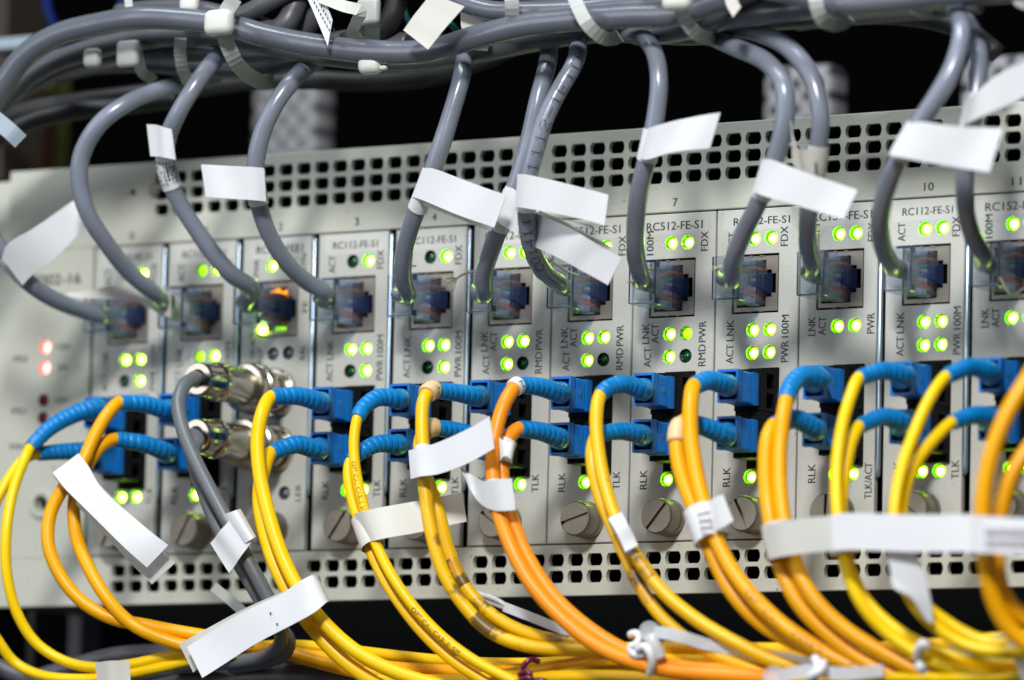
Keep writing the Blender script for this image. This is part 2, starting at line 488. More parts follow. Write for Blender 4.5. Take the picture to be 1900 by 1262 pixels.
VR, VH = 2.32, 1.62
va = math.asin(VH / VR)
def vent_r(a): return min(VR, VH / max(1e-6, abs(math.sin(a))))
VEX = (va, math.pi - va, math.pi + va, -va)
def circ(r): return lambda a: r

TOPZ = (37.72, 33.36, 29.0); BOTZ = (-69.7, -74.06)
topx = [-161.5 + 5.8 * i for i in range(20)] + [-34.9 + 5.8 * i for i in range(20)] + [91.4 + 5.8 * i for i in range(8)]
botx = [-172.2 + 5.82 * i for i in range(10)]
for s in (-108.4, -56.25, -4.0, 48.1, 100.3): botx += [s + 5.8 * i for i in range(8)]
X0, X1 = -213.2, 152.0

chassis = thing('converter_chassis', 'pale grey rack chassis with dark vent holes that holds the row of converter modules', 'rack chassis', (0, 0, -79))
mb = MB()
plate(mb, X0, X1, 19.75, 42.3, 0.0, -1.6, [], [(x, z, 5.6, 4.2, vent_r, VEX) for x in topx for z in TOPZ] + [(-171.3, 34.3, 3, 3, circ(.95), ())])
plate(mb, X0, X1, -79.1, -65.75, 0.0, -1.6, [], [(x, z, 5.6, 4.2, vent_r, VEX) for x in botx for z in BOTZ] + [(-178.6, -71.9, 3, 3, circ(.9), ())])
RED = [(-199.2, -7.3), (-199.2, -13.0), (-199.2, -22.1), (-199.2, -27.0)]
plate(mb, X0, -184.0, -65.74, 19.74, -0.05, -1.6, [], [(x, z, 4.4, 4.4, circ(1.75), ()) for x, z in RED] + [(-198.5, -50.7, 8, 8, circ(2.4), ())])
mb.build('front_panel', M['plate'], chassis)
mb = MB()
mb.box(X0 - 22, X0 - 0.4, -3.6, -2.0, -79, 40.0)
mb.build('mounting_ear', M['plate'], chassis, bevel=.3)
mb = MB()                                    # folded case behind the front panel, open towards the front
for b in ((X0 + .3, X1 - .3, -230, -1.6, 41.2, 42.0), (X0 + .3, X1 - .3, -230, -1.6, -78.8, -78.0), (X0 + .3, X0 + 1.2, -230, -1.6, -77.9, 41.1), (X1 - 1.2, X1 - .3, -230, -1.6, -77.9, 41.1), (X0 + 1.3, X1 - 1.3, -230, -229, -77.9, 41.1)):
    mb.box(*b, mat=0)
mb.build('case', M['under'], chassis)
mb = MB(); mb.box(X0 + 2, X1 - 2, -60, -26, 35.2, 40.6); mb.box(X0 + 2, X1 - 2, -25.8, -25.2, 37.2, 37.45)
blackout = MB(); blackout.box(X0 + 2, X1 - 2, -14, -9, 20, 35); blackout.box(X0 + 2, X1 - 2, -14, -9, -77.8, -66.5)  # black boxes added behind the vents so their holes stay dark
blackout.build('vent_blackout', M['inside'], chassis)
mb.build('card_cage', M['black'], chassis)
mb = MB()
mb.lathe(-163.8, 34.7, [(0, 1.9), (.35, 1.85), (.55, 1.5), (.45, .8), (.3, 0.01)], 24)
mb.build('screw', M['knob'], chassis)
mb = MB()
mb.lathe(-198.5, -50.7, [(-.05, 4.0), (.6, 4.0), (.9, 3.7), (.9, 2.3), (-3, 2.2)], 36)
mb.disc(-198.5, -50.7, -3, 2.25, mat=1)
mb.build('grounding_socket', [M['plate'], M['inside']], chassis, sharp=40)
def lamp_mesh(core, ring, rim, R=1.85, r=1.05, r2=1.5, recess=1.35):
    """lens in a round hole: bright middle, glowing shoulder, lit wall of the hole"""
    m = MB()
    m.lathe(0, 0, [(-.02, R), (-recess - .5, R)], 28, mat=2)
    m.disc(0, 0, -recess - .5, R, 28, mat=2)
    m.lathe(0, 0, [(-recess - .5, r2), (-recess, r2), (-recess + .3, r2 * .93), (-recess + .55, r)], 24, mat=1)
    m.lathe(0, 0, [(-recess + .55, r), (-recess + .9, r * .66), (-recess + 1.06, r * .3), (-recess + 1.08, 0.01)], 24, mat=0)
    return m.mesh('status_light', [core, ring, rim])
LAMP = {'on': lamp_mesh(M['led'], M['ledring'], M['ledrim']), 'mid': lamp_mesh(M['ledmid'], M['ledmid'], M['ledrim']), 'off': lamp_mesh(M['ledoff'], M['ledoff'], M['ledoff'], recess=1.2),
        'grey': lamp_mesh(M['greyoff'], M['greyoff'], M['greyoff'], recess=1.2), 'red': lamp_mesh(M['redled'], M['redled'], M['redrim'], 1.75, 1.1, 1.5), 'redoff': lamp_mesh(M['redoff'], M['redoff'], M['redoff'], 1.75, 1.0, 1.4)}
for i, (x, z) in enumerate(RED):
    o = put_mesh('status_light', LAMP['red' if i < 2 else 'redoff'], chassis, V(x, 0, z))
    o['label'] = 'glowing red status light' if i < 2 else 'unlit dark red status light'
words = [('RC002-16', -198.2, 11.4, 20.5, 3.0)]
words += [(t, x, z, w, 1.7) for t, x, z, w in (('PS2', -207.5, -10.2, 4.6), ('12V', -193.0, -7.4, 4.4), ('5V', -193.2, -13.2, 3.2), ('PS1', -207.5, -24.8, 4.6), ('12V', -193.0, -22.2, 4.4), ('5V', -193.2, -27.2, 3.2), ('FAN', -207.8, -34.6, 4.6))]
words += [(str(k), cx(k) - .2, 22.3, 1.35 * len(str(k)) - (.5 if k == 1 else 0), 2.1) for k in range(12)]
for w in words:
    mb = MB(); word(mb, *w); mb.build('lettering', M['ink'], chassis)
for k in (0, 1, 2, 3, 4, 9, 10, 11):         # rounded spring strips between the modules
    x = cx(k) + PITCH / 2 - 1.25
    w = {0: 1.0, 1: 1.0, 2: 1.5, 3: 1.3, 4: 1.3}.get(k, 1.7)
    m = MB()
    m.tube([V(x, -.15, 18.6), V(x, -.15, 18.0), V(x, -.15, -48.6), V(x, -.15, -50.2), V(x, -.15, -51)], [w * .3, w * .5, w * .5, w * .45, .15], 12)
    m.build('spring_strip', M['strip'], chassis)

# ------------------------------------------------------------------ converter modules
def shield_face(mb, x, z):
    """metal socket face with a stepped opening for a plug lying on its side"""
    L, R, T = 6.4, 6.3, 7.1
    W = (-5.6, 2.85, 4.5, 5.75); H = (6.0, 3.5, 2.5)
    d0, d1 = -1.1, -.4
    def b(x0, x1, z0, z1): mb.box(x + x0, x + x1, d0, d1, z + z0, z + z1)
    b(-L, W[0], -T, T); b(W[3], R, -T, T)
    for i in range(3):
        b(W[i], W[i + 1], H[i], T); b(W[i], W[i + 1], -T, -H[i])
    for s in (-1, 1):                        # ground tabs on the rim
        for q in (-1.6, 1.6):
            mb.box(x + q - .5, x + q + .5, -.9, -.1, z + s * 7.1 - .16, z + s * 7.1 + .16)

kb = MB()
seg = 84; R0 = 4.55
kb.lathe(0, 0, [(0, 4.75), (.3, 4.8), (1.7, 4.8), (1.9, 4.7), (2.0, R0), (2.2, R0 + .1), (6.3, R0 + .1), (6.75, R0 - .12), (7.0, R0 - .4)], seg, knurl=({5, 6}, .06))
fr, sw = R0 - .4, .42
for sgn in (1, -1):
    a0 = math.asin(sw / fr)
    arc = [(fr * math.cos(a0 + (math.pi - 2 * a0) * k / 24), sgn * fr * math.sin(a0 + (math.pi - 2 * a0) * k / 24)) for k in range(25)]
    kb.add([V(a, 7.0, b) for a, b in arc], [list(range(25)) if sgn > 0 else list(reversed(range(25)))])
    kb.add([V(arc[0][0], 7, sgn * sw), V(arc[-1][0], 7, sgn * sw), V(arc[-1][0], 6.1, sgn * sw), V(arc[0][0], 6.1, sgn * sw)], [(0, 1, 2, 3)])
kb.add([V(-fr, 6.1, -sw), V(fr, 6.1, -sw), V(fr, 6.1, sw), V(-fr, 6.1, sw)], [(0, 1, 2, 3)])
KNOB = kb.mesh('thumbscrew', [M['knob']])

def adapter(t, x):
    """twin black fibre adapter; x = middle of its opening"""
    m = MB()
    m.box(x - 4.9, x + 3.75, 0.02, 1.0, -47.7, -21.9)                      # flange
    for zc in (-28.4, -40.4):                                               # two square tubes
        a, b, c, e = x - 4.2, x + 3.6, zc - 5.3, zc + 5.3
        m.box(a, b, 1.0, 9.2, e - .9, e); m.box(a, b, 1.0, 9.2, c, c + .9)
        m.box(a, a + .9, 1.0, 9.2, c + .9, e - .9)
        m.box(b - .8, b, 6.2, 9.2, c + .9, e - .9); m.box(b - .8, b, 1.0, 2.2, c + .9, e - .9); m.box(b - .8, b, 2.2, 6.2, zc - .6, zc + .6)
        m.box(a + .9, b - .9, .5, 1.2, c + .9, e - .9)
    m.box(x - 4.0, x + 3.3, 1.0, 8.9, -35.08, -33.72)
    m.build('fibre_adapter', M['black'], t, bevel=.12)

MODEL = {0: 'RC112-FE-S1', 1: 'RC112-FE-S1', 2: 'RC952-FEE1', 3: 'RC112-FE-S1', 4: 'RC112-FE-S1', 5: 'RC512-FE-S1', 6: 'RC512-FE-S1', 7: 'RC512-FE-S1', 8: 'RC112-FE-S1', 9: 'RC152-FE-S1', 10: 'RC112-FE-S1', 11: 'RC152-FE-S1'}
KIND = 'AAEAABBBACAC'
LL, LR, RT, RM, RB, RR = -.57, 4.33, 11.66, -11.92, -17.8, -49.6
WORDS = {
 'A': [('ACT', -7.1, 11.1, 4.6), ('FDX', 8.2, 11.8, 4.9), ('LNK', -7.1, -11.9, 5.2), ('ACT', -7.1, -17.9, 4.8), ('100M', 8.9, -11.4, 5.6), ('PWR', 8.9, -17.9, 5.2), ('RLK', -7.4, -49.5, 4.8), ('TLK', 8.9, -49.5, 4.6)],
 'B': [('100M', -6.8, 11.9, 6.0), ('FDX', 9.3, 11.7, 4.9), ('LNK', -7.6, -11.6, 5.2), ('ACT', -4.8, -11.7, 4.9), ('ACT', -6.9, -17.8, 5.0), ('PWR', 9.2, -11.8, 5.2), ('RMD', 9.2, -17.9, 5.4), ('RLK', -7.4, -49.5, 4.8), ('TLK', 9.0, -49.5, 4.6)],
 'C': [('100M', -7.1, 11.3, 5.8), ('FDX', 8.8, 11.6, 4.6), ('LNK', -7.9, -11.8, 4.6), ('ACT', -4.9, -11.8, 4.6), ('PWR', 9.0, -11.7, 5.0), ('RLK', -7.2, -49.3, 4.6), ('TLK/ACT', 9.0, -51.6, 8.8)],
 'E': [('PWR', -7.0, 11.4, 4.4), ('SYN', 8.2, 12.2, 4.4), ('FE', 9.0, .2, 3.0), ('LNK/ACT', -7.6, -10.0, 7.0), ('RLP', -5.2, -12.6, 4.0), ('RAL', 8.6, -12.2, 4.0), ('LOS', -6.4, -50.0, 4.2), ('LER', 8.4, -50.0, 4.4)],
}
OFF = {(0, 'LL', 'RB'), (3, 'LL', 'RT'), (3, 'LL', 'RB'), (4, 'LL', 'RT'), (4, 'LL', 'RB'), (5, 'LR', 'RB'), (6, 'LR', 'RB'), (7, 'LR', 'RB')}
MID = {(1, 'LL', 'RM'), (7, 'LR', 'RM'), (1, 'LL', 'RT')}
KNOBS = {0: (.7, 60), 1: (.8, 62), 2: (.8, 90), 3: (1.2, 55), 4: (.8, 20), 5: (.5, -35), 6: (.9, 17), 7: (.6, 50), 8: (1.1, -62), 9: (.6, 88), 10: (.4, -38), 11: (.6, 28)}
MLABEL = {
 0: 'converter module in slot 0, beside the panel with the red lights',
 1: 'converter module in slot 1, just left of the one with the silver coaxial sockets',
 2: 'converter module in slot 2 with two round silver coaxial sockets and amber socket lights',
 3: 'converter module in slot 3, just right of the one with the silver coaxial sockets',
 4: 'converter module in slot 4, its lower lights behind a pale tape flag',
 5: 'converter module in slot 5, its model name behind a white flag label',
 6: 'converter module in slot 6 with orange fibre cords in its adapter',
 7: 'converter module in slot 7 with one dark lamp and a clear model name',
 8: 'converter module in slot 8 with every lamp lit and a string by its plug',
 9: 'converter module in slot 9 with only six lamps and TLK/ACT print',
 10: 'converter module in slot 10 between two bright metal strips',
 11: 'converter module in slot 11 at the right edge, cut by the frame',
}
for k in range(12):
    kd = KIND[k]
    x = cx(k); j = jx(k)
    t = thing('converter_module', MLABEL[k], 'module', V(x, 0, -65.4), 'converter modules in the chassis')
    lamps = []
    if kd != 'E':
        rows = [('RT', RT), ('RM', RM), ('RR', RR)] + ([('RB', RB)] if kd != 'C' else [])
        for rn, z in rows:
            for cn, q in (('LL', LL), ('LR', LR)):
                st = 'off' if (k, cn, rn) in OFF else 'mid' if (k, cn, rn) in MID else 'on'
                lamps.append((j + q, z, st))
    else:
        lamps = [(j - 2.2, 11.8, 'on'), (j - .9, -12.2, 'grey'), (j + 4.0, -12.1, 'grey'), (j + 4.0, -49.9, 'grey')]
    m = MB()
    jack = (j - 6.8, j + 6.8, -7.66, 7.66)
    cells = [(a, z, 4.4, 4.4, circ(1.85), ()) for a, z, st in lamps]
    r_off = .32 if k not in (0, 1, 2, 3, 4, 9, 10, 11) else 2.15
    plate(m, x - PITCH / 2 + .18, x + PITCH / 2 - r_off, -65.4, 19.35, 0.02, -1.8, [jack], cells)
    fp = m.build('faceplate', M['face'], t)
    m = MB(); m.box(x - PITCH / 2 + .6, x + PITCH / 2 - r_off - .4, -3.2, -2.6, -65, 19)
    m.build('board_edge', M['inside'], t)
    m = MB(); ex = (x - 10.2, x + 9.6)
    m.box(ex[0], ex[1], .02, .03, 13.9, 18.9)
    m.build('name_sticker', M['sticker'], t)
    m = MB()
    hw = {'A': 14.2, 'B': 16.6, 'C': 17.0, 'E': 15.0}[kd]
    if k in (8,): hw = 16.4
    word(m, MODEL[k], j + (.1 if kd == 'A' else .3) + (1.4 if k == 8 else 0), 16.2, hw, 2.15 if kd != 'A' else 1.95, d=.06)
    m.build('model_name', M['ink'], t)
    for lo, hi in ((0, 30), (-30, 0), (-70, -30)):
        m = MB()
        for s, a, z, w in WORDS[kd]:
            if lo <= z < hi: word(m, s, j + a, z, w * 1.04, 2.1 if kd != 'E' else 1.7, True)
        m.build('lettering', M['ink'], t)
    # copper socket
    m = MB(); shield_face(m, j, 0)
    sk = m.build('copper_socket', M['shield'], t)
    m = MB()
    for b in ((j - 5.7, j + 5.85, -14, -13, -6.1, 6.1), (j - 5.7, j + 5.85, -13, -.9, 6.1, 6.4), (j - 5.7, j + 5.85, -13, -.9, -6.4, -6.1), (j - 6.0, j - 5.7, -13, -.9, -6.1, 6.1), (j + 5.85, j + 6.1, -13, -.9, -6.1, 6.1)):
        m.box(*b)
    m.build('cavity', M['inside'], sk)
    for a, z, st in lamps:
        o = put_mesh('status_light', LAMP[st], t, V(a, 0, z))
        if st in ('off', 'grey', 'mid'): o['label'] = {'off': 'unlit dark green status light', 'grey': 'unlit clear status light', 'mid': 'dimly lit green status light'}[st]
    if kd == 'E':
        for (a, z, st) in ((j - 4.5, -5.4, 'led'),):
            m = MB(); m.lathe(a, z, [(-.2, 1.3), (.3, 1.3), (.6, .9), (.7, .01)], 20)
            m.build('status_light', M[st], t)
        m = MB()
        for q in range(5): m.lathe(j - 2.8 + q * 1.5, 4.4 + .5 * math.sin(q * 2.1), [(-2.4, .95), (-1.9, .9), (-1.6, .5), (-1.5, .01)], 16)
        m.build('socket_light', M['amberled2'], sk)
        m = MB()
        for q in range(4): m.lathe(j - 1.2 + q * 1.3, -5.2, [(-2.4, .6), (-1.9, .55), (-1.7, .3), (-1.65, .01)], 14)
        m.build('socket_light', M['ledmid'], sk)
        for zc in (-22.9, -37.9):
            m = MB()
            m.lathe(j + .4, zc, [(0, 6.6), (1.6, 6.6), (1.9, 6.2), (1.9, 5.6), (4.2, 5.6), (4.4, 4.9), (10, 4.9), (10.3, 4.5)], 44)
            for s in (-1, 1): m.box(j + .4 + s * 5.2 - .7, j + .4 + s * 5.2 + .7, 7.0, 8.6, zc - .8, zc + .8)
            m.build('coaxial_socket', M['chrome'], t, sharp=35)
    else:
        adapter(t, j + 3.75)
    ox, ang = KNOBS[k]
    if kd:
        o = put_mesh('thumbscrew', KNOB, t, V(j + ox, 0.02, -59.6))
        o.rotation_euler = (0, -math.radians(ang), 0)
# ------------------------------------------------------------------ cables with plugs
PATH = {}
def px(pts): return [at(*p) for p in pts]

def lumpy(path, r, amp, seed):
    rnd = random.Random(seed)
    ph = [rnd.uniform(0, 6.28) for _ in range(4)]
    return [r * (1 + amp * (math.sin(i * .21 + ph[0]) * .5 + math.sin(i * .47 + ph[1]) * .35 + math.sin(i * .093 + ph[2]) * .5)) for i in range(len(path))]

def plug(t, j):
    x0, x1, z0, z1, dr, df = j - 5.2, j + 2.35, -5.7, 5.7, 13.2, -8.0
    m = MB()
    o = [(x0, z0), (x1, z0), (x1, z1), (x0, z1)]
    i = [(x0 + 1.0, z0 + 1.3), (x1 - .8, z0 + 1.3), (x1 - .8, z1 - 1.3), (x0 + 1.0, z1 - 1.3)]
    vs = [V(a, df, b) for a, b in o] + [V(a, dr, b) for a, b in o] + [V(a, dr, b) for a, b in i] + [V(a, 2.5, b) for a, b in i]
    fs = [(0, 1, 2, 3)]
    for k in range(4):
        q = (k + 1) % 4
        fs += [(k, q, 4 + q, 4 + k), (4 + k, 4 + q, 8 + q, 8 + k), (8 + k, 8 + q, 12 + q, 12 + k)]
    fs.append((12, 13, 14, 15))
    m.add(vs, fs)
    p = m.build('plug', M['clear'], t, bevel=.35)
    m = MB()                                                       # added dark bars: refraction along the clear edges put into colour
    m.box(x1 - .12, x1 + .10, 12.6, 13.3, -5.5, 5.5)
    m.box(x0 - .05, x0 + .12, 12.8, 13.3, -5.5, 5.5)
    m.box(x0 + .5, x1 - .1, 12.9, 13.3, -5.62, -5.25); m.box(x0 + 3.6, x1 - .1, 12.9, 13.3, 5.0, 5.62)
    for q in (-1, 1): m.box(x1 + .02, x1 + .16, 11.0, 13.2, q * 4.75 - .75, q * 4.75 + .75)
    m.box(x1 + .01, x1 + .12, 3.6, 3.95, -3.4, 3.4)
    m.build('refraction_bar', M['refractbar'], p)
    m = MB()
    for q in (-1, 1):
        for d in (4.6, 7.4): m.box(x1 - 3.5, x1 + .25, d, d + .5, q * 5.0 - .7, q * 5.0 + .7)
        m.box(x1 - 3.0, x1 - .2, 1.4, 3.6, q * 5.85 - .15, q * 5.85 + .15)
    m.build('ridge', M['clear'], p)
    m = MB()
    m.taper((x1 + .55, x1 + 1.6, -1.75, 1.75), 5.2, (x1 + .3, x1 + 1.6, -2.9, 2.9), -2.0)
    m.build('latch', M['latch'], p, bevel=.15)
    for q, (w, z) in enumerate((('wire_r', 3.3), ('wire_g', 1.5), ('wire_w', .35), ('wire_b', -.8), ('wire_w', -2.1), ('wire_o', -3.4))):
        m = MB()
        pts = [V(j - .6, 6.0, z * .55), V(j + .7, 4.2, z * .9), V(j + 1.3, 1.8, z * 1.0), V(j + 1.2, -5, z)]
        m.tube(catmull(pts, n=12), .78, 10)
        m.build('wire', M[w], p)

def network_cable(key, label, slot, pts, r=2.32, mt='grey', hint=True):
    j = jx(slot)
    path = catmull(px(pts) + [V(j - 1.2, 13.6, 0), V(j - 1.0, 5.0, 0)])
    PATH[key] = (path, r)
    t = thing('network_cable', label, 'network cable', path[-1], 'grey network cables plugged into the modules')
    m = MB(); m.tube(path, lumpy(path, r, .035, key), 20)
    m.build('jacket', M[mt], t)
    plug(t, j)
    return t

NC = {}
NC[0] = network_cable('g0', 'grey network cable entering from the left edge into slot 0 with a broad white flag', 0,
  [(-60, 385, 62), (-20, 430, 58), (5, 468, 55), (30, 500, 50), (62, 532, 44), (105, 558, 36), (150, 575, 27), (190, 585, 20)])
NC[1] = network_cable('g1', 'grey network cable into slot 1, making a wide arc over the blank panel', 1,
  [(400, 140, 20), (345, 155, 32), (292, 168, 42), (235, 192, 50), (185, 230, 54), (153, 284, 54), (147, 335, 53), (162, 395, 50), (195, 448, 44), (240, 505, 34), (285, 543, 25)])
NC[2] = network_cable('g2', 'grey network cable into slot 2 with amber lights, crossing vents behind a printed wrap', 2,
  [(460, 60, 28), (420, 90, 38), (398, 112, 44), (365, 155, 50), (332, 208, 52), (312, 255, 50), (308, 305, 48), (325, 360, 44), (368, 432, 38), (425, 505, 30), (468, 537, 20)])
NC[3] = network_cable('g3', 'grey network cable into slot 3, with a square white flag to its left', 3,
  [(600, 105, 26), (575, 120, 36), (545, 148, 44), (512, 192, 48), (486, 248, 49), (474, 310, 48), (479, 372, 45), (497, 430, 40), (532, 488, 32), (570, 523, 24), (605, 543, 18)])
NC[4] = network_cable('g4', 'grey network cable into slot 4, hanging alone in front of the dark gap', 4,
  [(880, 55, 28), (868, 85, 36), (861, 115, 42), (855, 150, 45), (836, 215, 47), (812, 290, 48), (786, 360, 46), (762, 422, 42), (749, 475, 37), (748, 515, 32), (757, 545, 26)])
NC[5] = network_cable('g5', 'grey network cable into slot 5, half behind the one with black dotted print', 5,
  [(1000, 40, 18), (1017, 62, 26), (1020, 90, 34), (1013, 130, 38), (1000, 178, 41), (985, 245, 42), (966, 318, 43), (938, 395, 42), (912, 462, 38), (898, 510, 33), (899, 545, 27)])
NC[6] = network_cable('g6', 'grey network cable with black dotted print on its jacket, into slot 6', 6,
  [(1040, 45, 24), (1065, 62, 34), (1073, 88, 40), (1064, 122, 45), (1035, 172, 48), (1010, 225, 50), (990, 290, 51), (978, 345, 50), (977, 400, 47), (985, 455, 41), (1008, 503, 32), (1040, 528, 23)])
NC[7] = network_cable('g7', 'grey network cable into slot 7, dropping straight with a flag to its right', 7,
  [(1100, 48, 30), (1150, 55, 38), (1192, 68, 44), (1215, 100, 48), (1223, 150, 50), (1217, 215, 50), (1203, 285, 49), (1187, 350, 46), (1179, 418, 40), (1180, 475, 33), (1190, 515, 26)])
NC[8] = network_cable('g8', 'grey network cable into slot 8, left of a close pair leaving the bundle', 8,
  [(1220, 45, 26), (1300, 62, 36), (1365, 88, 44), (1425, 118, 50), (1453, 158, 53), (1457, 215, 53), (1437, 300, 51), (1410, 370, 48), (1380, 432, 42), (1360, 482, 36), (1359, 518, 29)])
NC[9] = network_cable('g9', 'grey network cable into slot 9, right of a close pair leaving the bundle', 9,
  [(1240, 40, 32), (1330, 47, 38), (1410, 62, 43), (1470, 95, 47), (1508, 150, 49), (1522, 212, 49), (1518, 275, 47), (1509, 335, 44), (1500, 400, 39), (1499, 450, 33), (1507, 490, 26)])
NC[10] = network_cable('g10', 'grey network cable bowing left into slot 10, with a thick white flag below it', 10,
  [(1740, 0, 40), (1772, 18, 50), (1785, 55, 56), (1770, 122, 60), (1735, 185, 62), (1698, 240, 62), (1668, 292, 60), (1645, 350, 55), (1633, 408, 48), (1637, 455, 40), (1653, 490, 31)])
NC[11] = network_cable('g11', 'grey network cable into slot 11, the last one at the right edge', 11,
  [(1780, 30, 34), (1802, 55, 40), (1816, 100, 45), (1813, 160, 48), (1800, 235, 49), (1791, 310, 47), (1792, 390, 42), (1806, 440, 35), (1825, 475, 27)])

# dotted print on the cable of slot 6
DOT = {'1': ['00100', '01100', '00100', '00100', '00100', '00100', '01110'], '2': ['01110', '10001', '00001', '00110', '01000', '10000', '11111'], '-': ['00000', '00000', '00000', '11111', '00000', '00000', '00000'],
       'E': ['11111', '10000', '10000', '11110', '10000', '10000', '11111'], '0': ['01110', '10001', '10001', '10001', '10001', '10001', '01110'], '4': ['00010', '00110', '01010', '10010', '11111', '00010', '00010'], 'C': ['01110', '10001', '10000', '10000', '10000', '10001', '01110'], ' ': ['00000'] * 7}
def near(path, p):
    """arc length of the path point seen closest to pixel p"""
    best, bs, s = 1e9, 0, 0
    for i, q in enumerate(path):
        if i: s += (q - path[i - 1]).length
        v = q - CAM_POS; w = v.dot(CAM_F)
        x = 950 + FOCAL_PX * v.dot(CAM_R) / w; y = 631 - FOCAL_PX * v.dot(CAM_U) / w
        dd = (x - p[0]) ** 2 + (y - p[1]) ** 2
        if dd < best: best, bs = dd, s
    return bs
def arc(path, s):
    L = 0
    for a, b in zip(path, path[1:]):
        l = (b - a).length
        if L + l >= s: return a.lerp(b, (s - L) / l), (b - a).normalized()
        L += l
    return path[-1], (path[-1] - path[-2]).normalized()
def dot_print(mb, key, start, text, pitch, off, flip=False):
    path, r = PATH[key]; s0 = near(path, start); u = pitch / 6.2
    for c, ch in enumerate(text):
        for row, bits in enumerate(DOT[ch]):
            for q, bit in enumerate(bits):
                if bit == '0': continue
                s = s0 + (-1 if flip else 1) * (c * pitch + q * u)
                p, tn = arc(path, s)
                n = (CAM_POS - p); n = (n - tn * n.dot(tn)).normalized(); sd = tn.cross(n) * (1 if not flip else -1)
                a = (off + (row - 3) * u * .72) / r
                nn = n * math.cos(a) + sd * math.sin(a)
                c0 = p + nn * (r * 1.035 + .03); s2 = nn.cross(tn)
                mb.add([c0 + tn * .2 * math.cos(k * 1.047) + s2 * .2 * math.sin(k * 1.047) for k in range(6)], [list(range(6))])
m = MB()
dot_print(m, 'g6', (984, 312), '1112-1E104', 3.5, .5, True)
dot_print(m, 'g6', (996, 490), 'C014111', 3.0, -.15, True)
m.build('print', M['ink'], NC[6])

def scribble(parent, key, p0, p1, rr, rows, width, seed, mt='ink', name='print'):
    """small illegible marks printed on a wrap round a cable"""
    path = PATH[key][0]; rnd = random.Random(seed); m = MB()
    s0, s1 = sorted((near(path, p0), near(path, p1)))
    for row in range(rows):
        s = s0 + (s1 - s0) * (row + .5) / rows
        p, tn = arc(path, s); n = CAM_POS - p; n = (n - tn * n.dot(tn)).normalized(); sd = tn.cross(n)
        for q in range(9):
            if rnd.random() < .25: continue
            a = width * (q / 8 - .5); h = rnd.uniform(.18, .5); w = rnd.uniform(.10, .26)
            vs = []
            for du, dv in ((-w, -h), (w, -h), (w, h), (-w, h)):
                b = a + du / rr; nn = n * math.cos(b) + sd * math.sin(b)
                vs.append(p + tn * dv + nn * (rr + .07))
            m.add(vs, [(0, 1, 2, 3)])
    m.build(name, M[mt], parent)
# cream pull strings
def string(parent, pts, r=.28, fray=None, n=10):
    m = MB(); path = catmull(px(pts), .6)
    m.tube(path, r, 8)
    if fray:
        rnd = random.Random(len(pts) + int(pts[0][0]))
        e = path[-1]; dirv = (path[-1] - path[-4]).normalized()
        for k in range(n):
            v = (dirv + Vector([rnd.uniform(-.75, .75) for _ in range(3)])).normalized()
            m.tube([e - dirv * .4, e + v * fray * .5, e + (v + Vector([rnd.uniform(-.3, .3) for _ in range(3)])) * fray], [.12, .09, .05], 5)
    m.build('pull_string', M['string'], parent)
string(NC[5], [(905, 510, 28), (885, 505, 26), (862, 508, 26), (846, 517, 26)], .3, 3.6, 26)
string(NC[4], [(772, 494, 27), (763, 493, 29), (757, 494, 31)], .2, 1.6, 6)
string(NC[6], [(1075, 512, 13), (1052, 503, 18), (1035, 492, 22), (1024, 485, 24)], .32, 1.8, 14)
string(NC[7], [(1212, 500, 13), (1203, 499, 18), (1196, 510, 24), (1185, 517, 27), (1170, 522, 29)], .36, 1.2, 8)
string(NC[8], [(1362, 494, 31), (1345, 494, 31), (1331, 496, 31)], .25, 1.6, 12)
string(NC[9], [(1516, 500, 22), (1519, 470, 22), (1517, 445, 22)], .35, 2.2, 12)
string(NC[11], [(1855, 515, 15), (1878, 548, 16), (1900, 535, 16)], .3, 2.2, 10)

# ------------------------------------------------------------------ fibre cords
def connector(t, x, z):
    """square blue push-pull fibre connector with a hollow front"""
    m = MB()
    F, R = (x - 2.95, x + 2.95, z - 4.2, z + 4.2), (x - 3.05, x + 3.05, z - 4.15, z + 4.15)
    In = (x - 3.0, x + 2.4, z - 4.05, z + 4.05)
    Mid = (x - 3.0, x + 2.98, z - 4.2, z + 4.2)
    I = (F[0] + .6, F[1] - .55, F[2] + .7, F[3] - .7)
    def rc(r, d): return [V(r[0], d, r[2]), V(r[1], d, r[2]), V(r[1], d, r[3]), V(r[0], d, r[3])]
    G = (F[0] + .35, F[1] - .42, F[2] + .3, F[3] - .3)
    vs = rc(In, 5.0) + rc(In, 9.3) + rc(R, 9.4) + rc(R, 12.0) + rc(G, 13.0) + rc(G, 17.2) + rc(F, 18.0) + rc(F, 20.2) + rc(I, 20.2) + rc(I, 14.0)
    fs = [(0, 1, 2, 3)]
    for a in range(9):
        for k in range(4):
            q = (k + 1) % 4
            fs.append((a * 4 + k, a * 4 + q, a * 4 + 4 + q, a * 4 + 4 + k))
    fs.append((36, 37, 38, 39))
    m.add(vs, fs)
    for k in range(7):                                              # grip ribs
        d = 13.15 + k * .6
        for a, b in ((G[1], G[1] + .34), (G[0] - .3, G[0])): m.box(a, b, d, d + .3, z - 3.7, z + 3.7)
        for a, b in ((G[3], G[3] + .26), (G[2] - .26, G[2])): m.box(G[0] + .5, G[1] - .5, d, d + .3, a, b)
    m.box(x - 3.3, x - 2.9, 6.0, 8.4, z - 1.6, z + 1.6)
    return m.build('connector', M['blue'], t, bevel=.16)

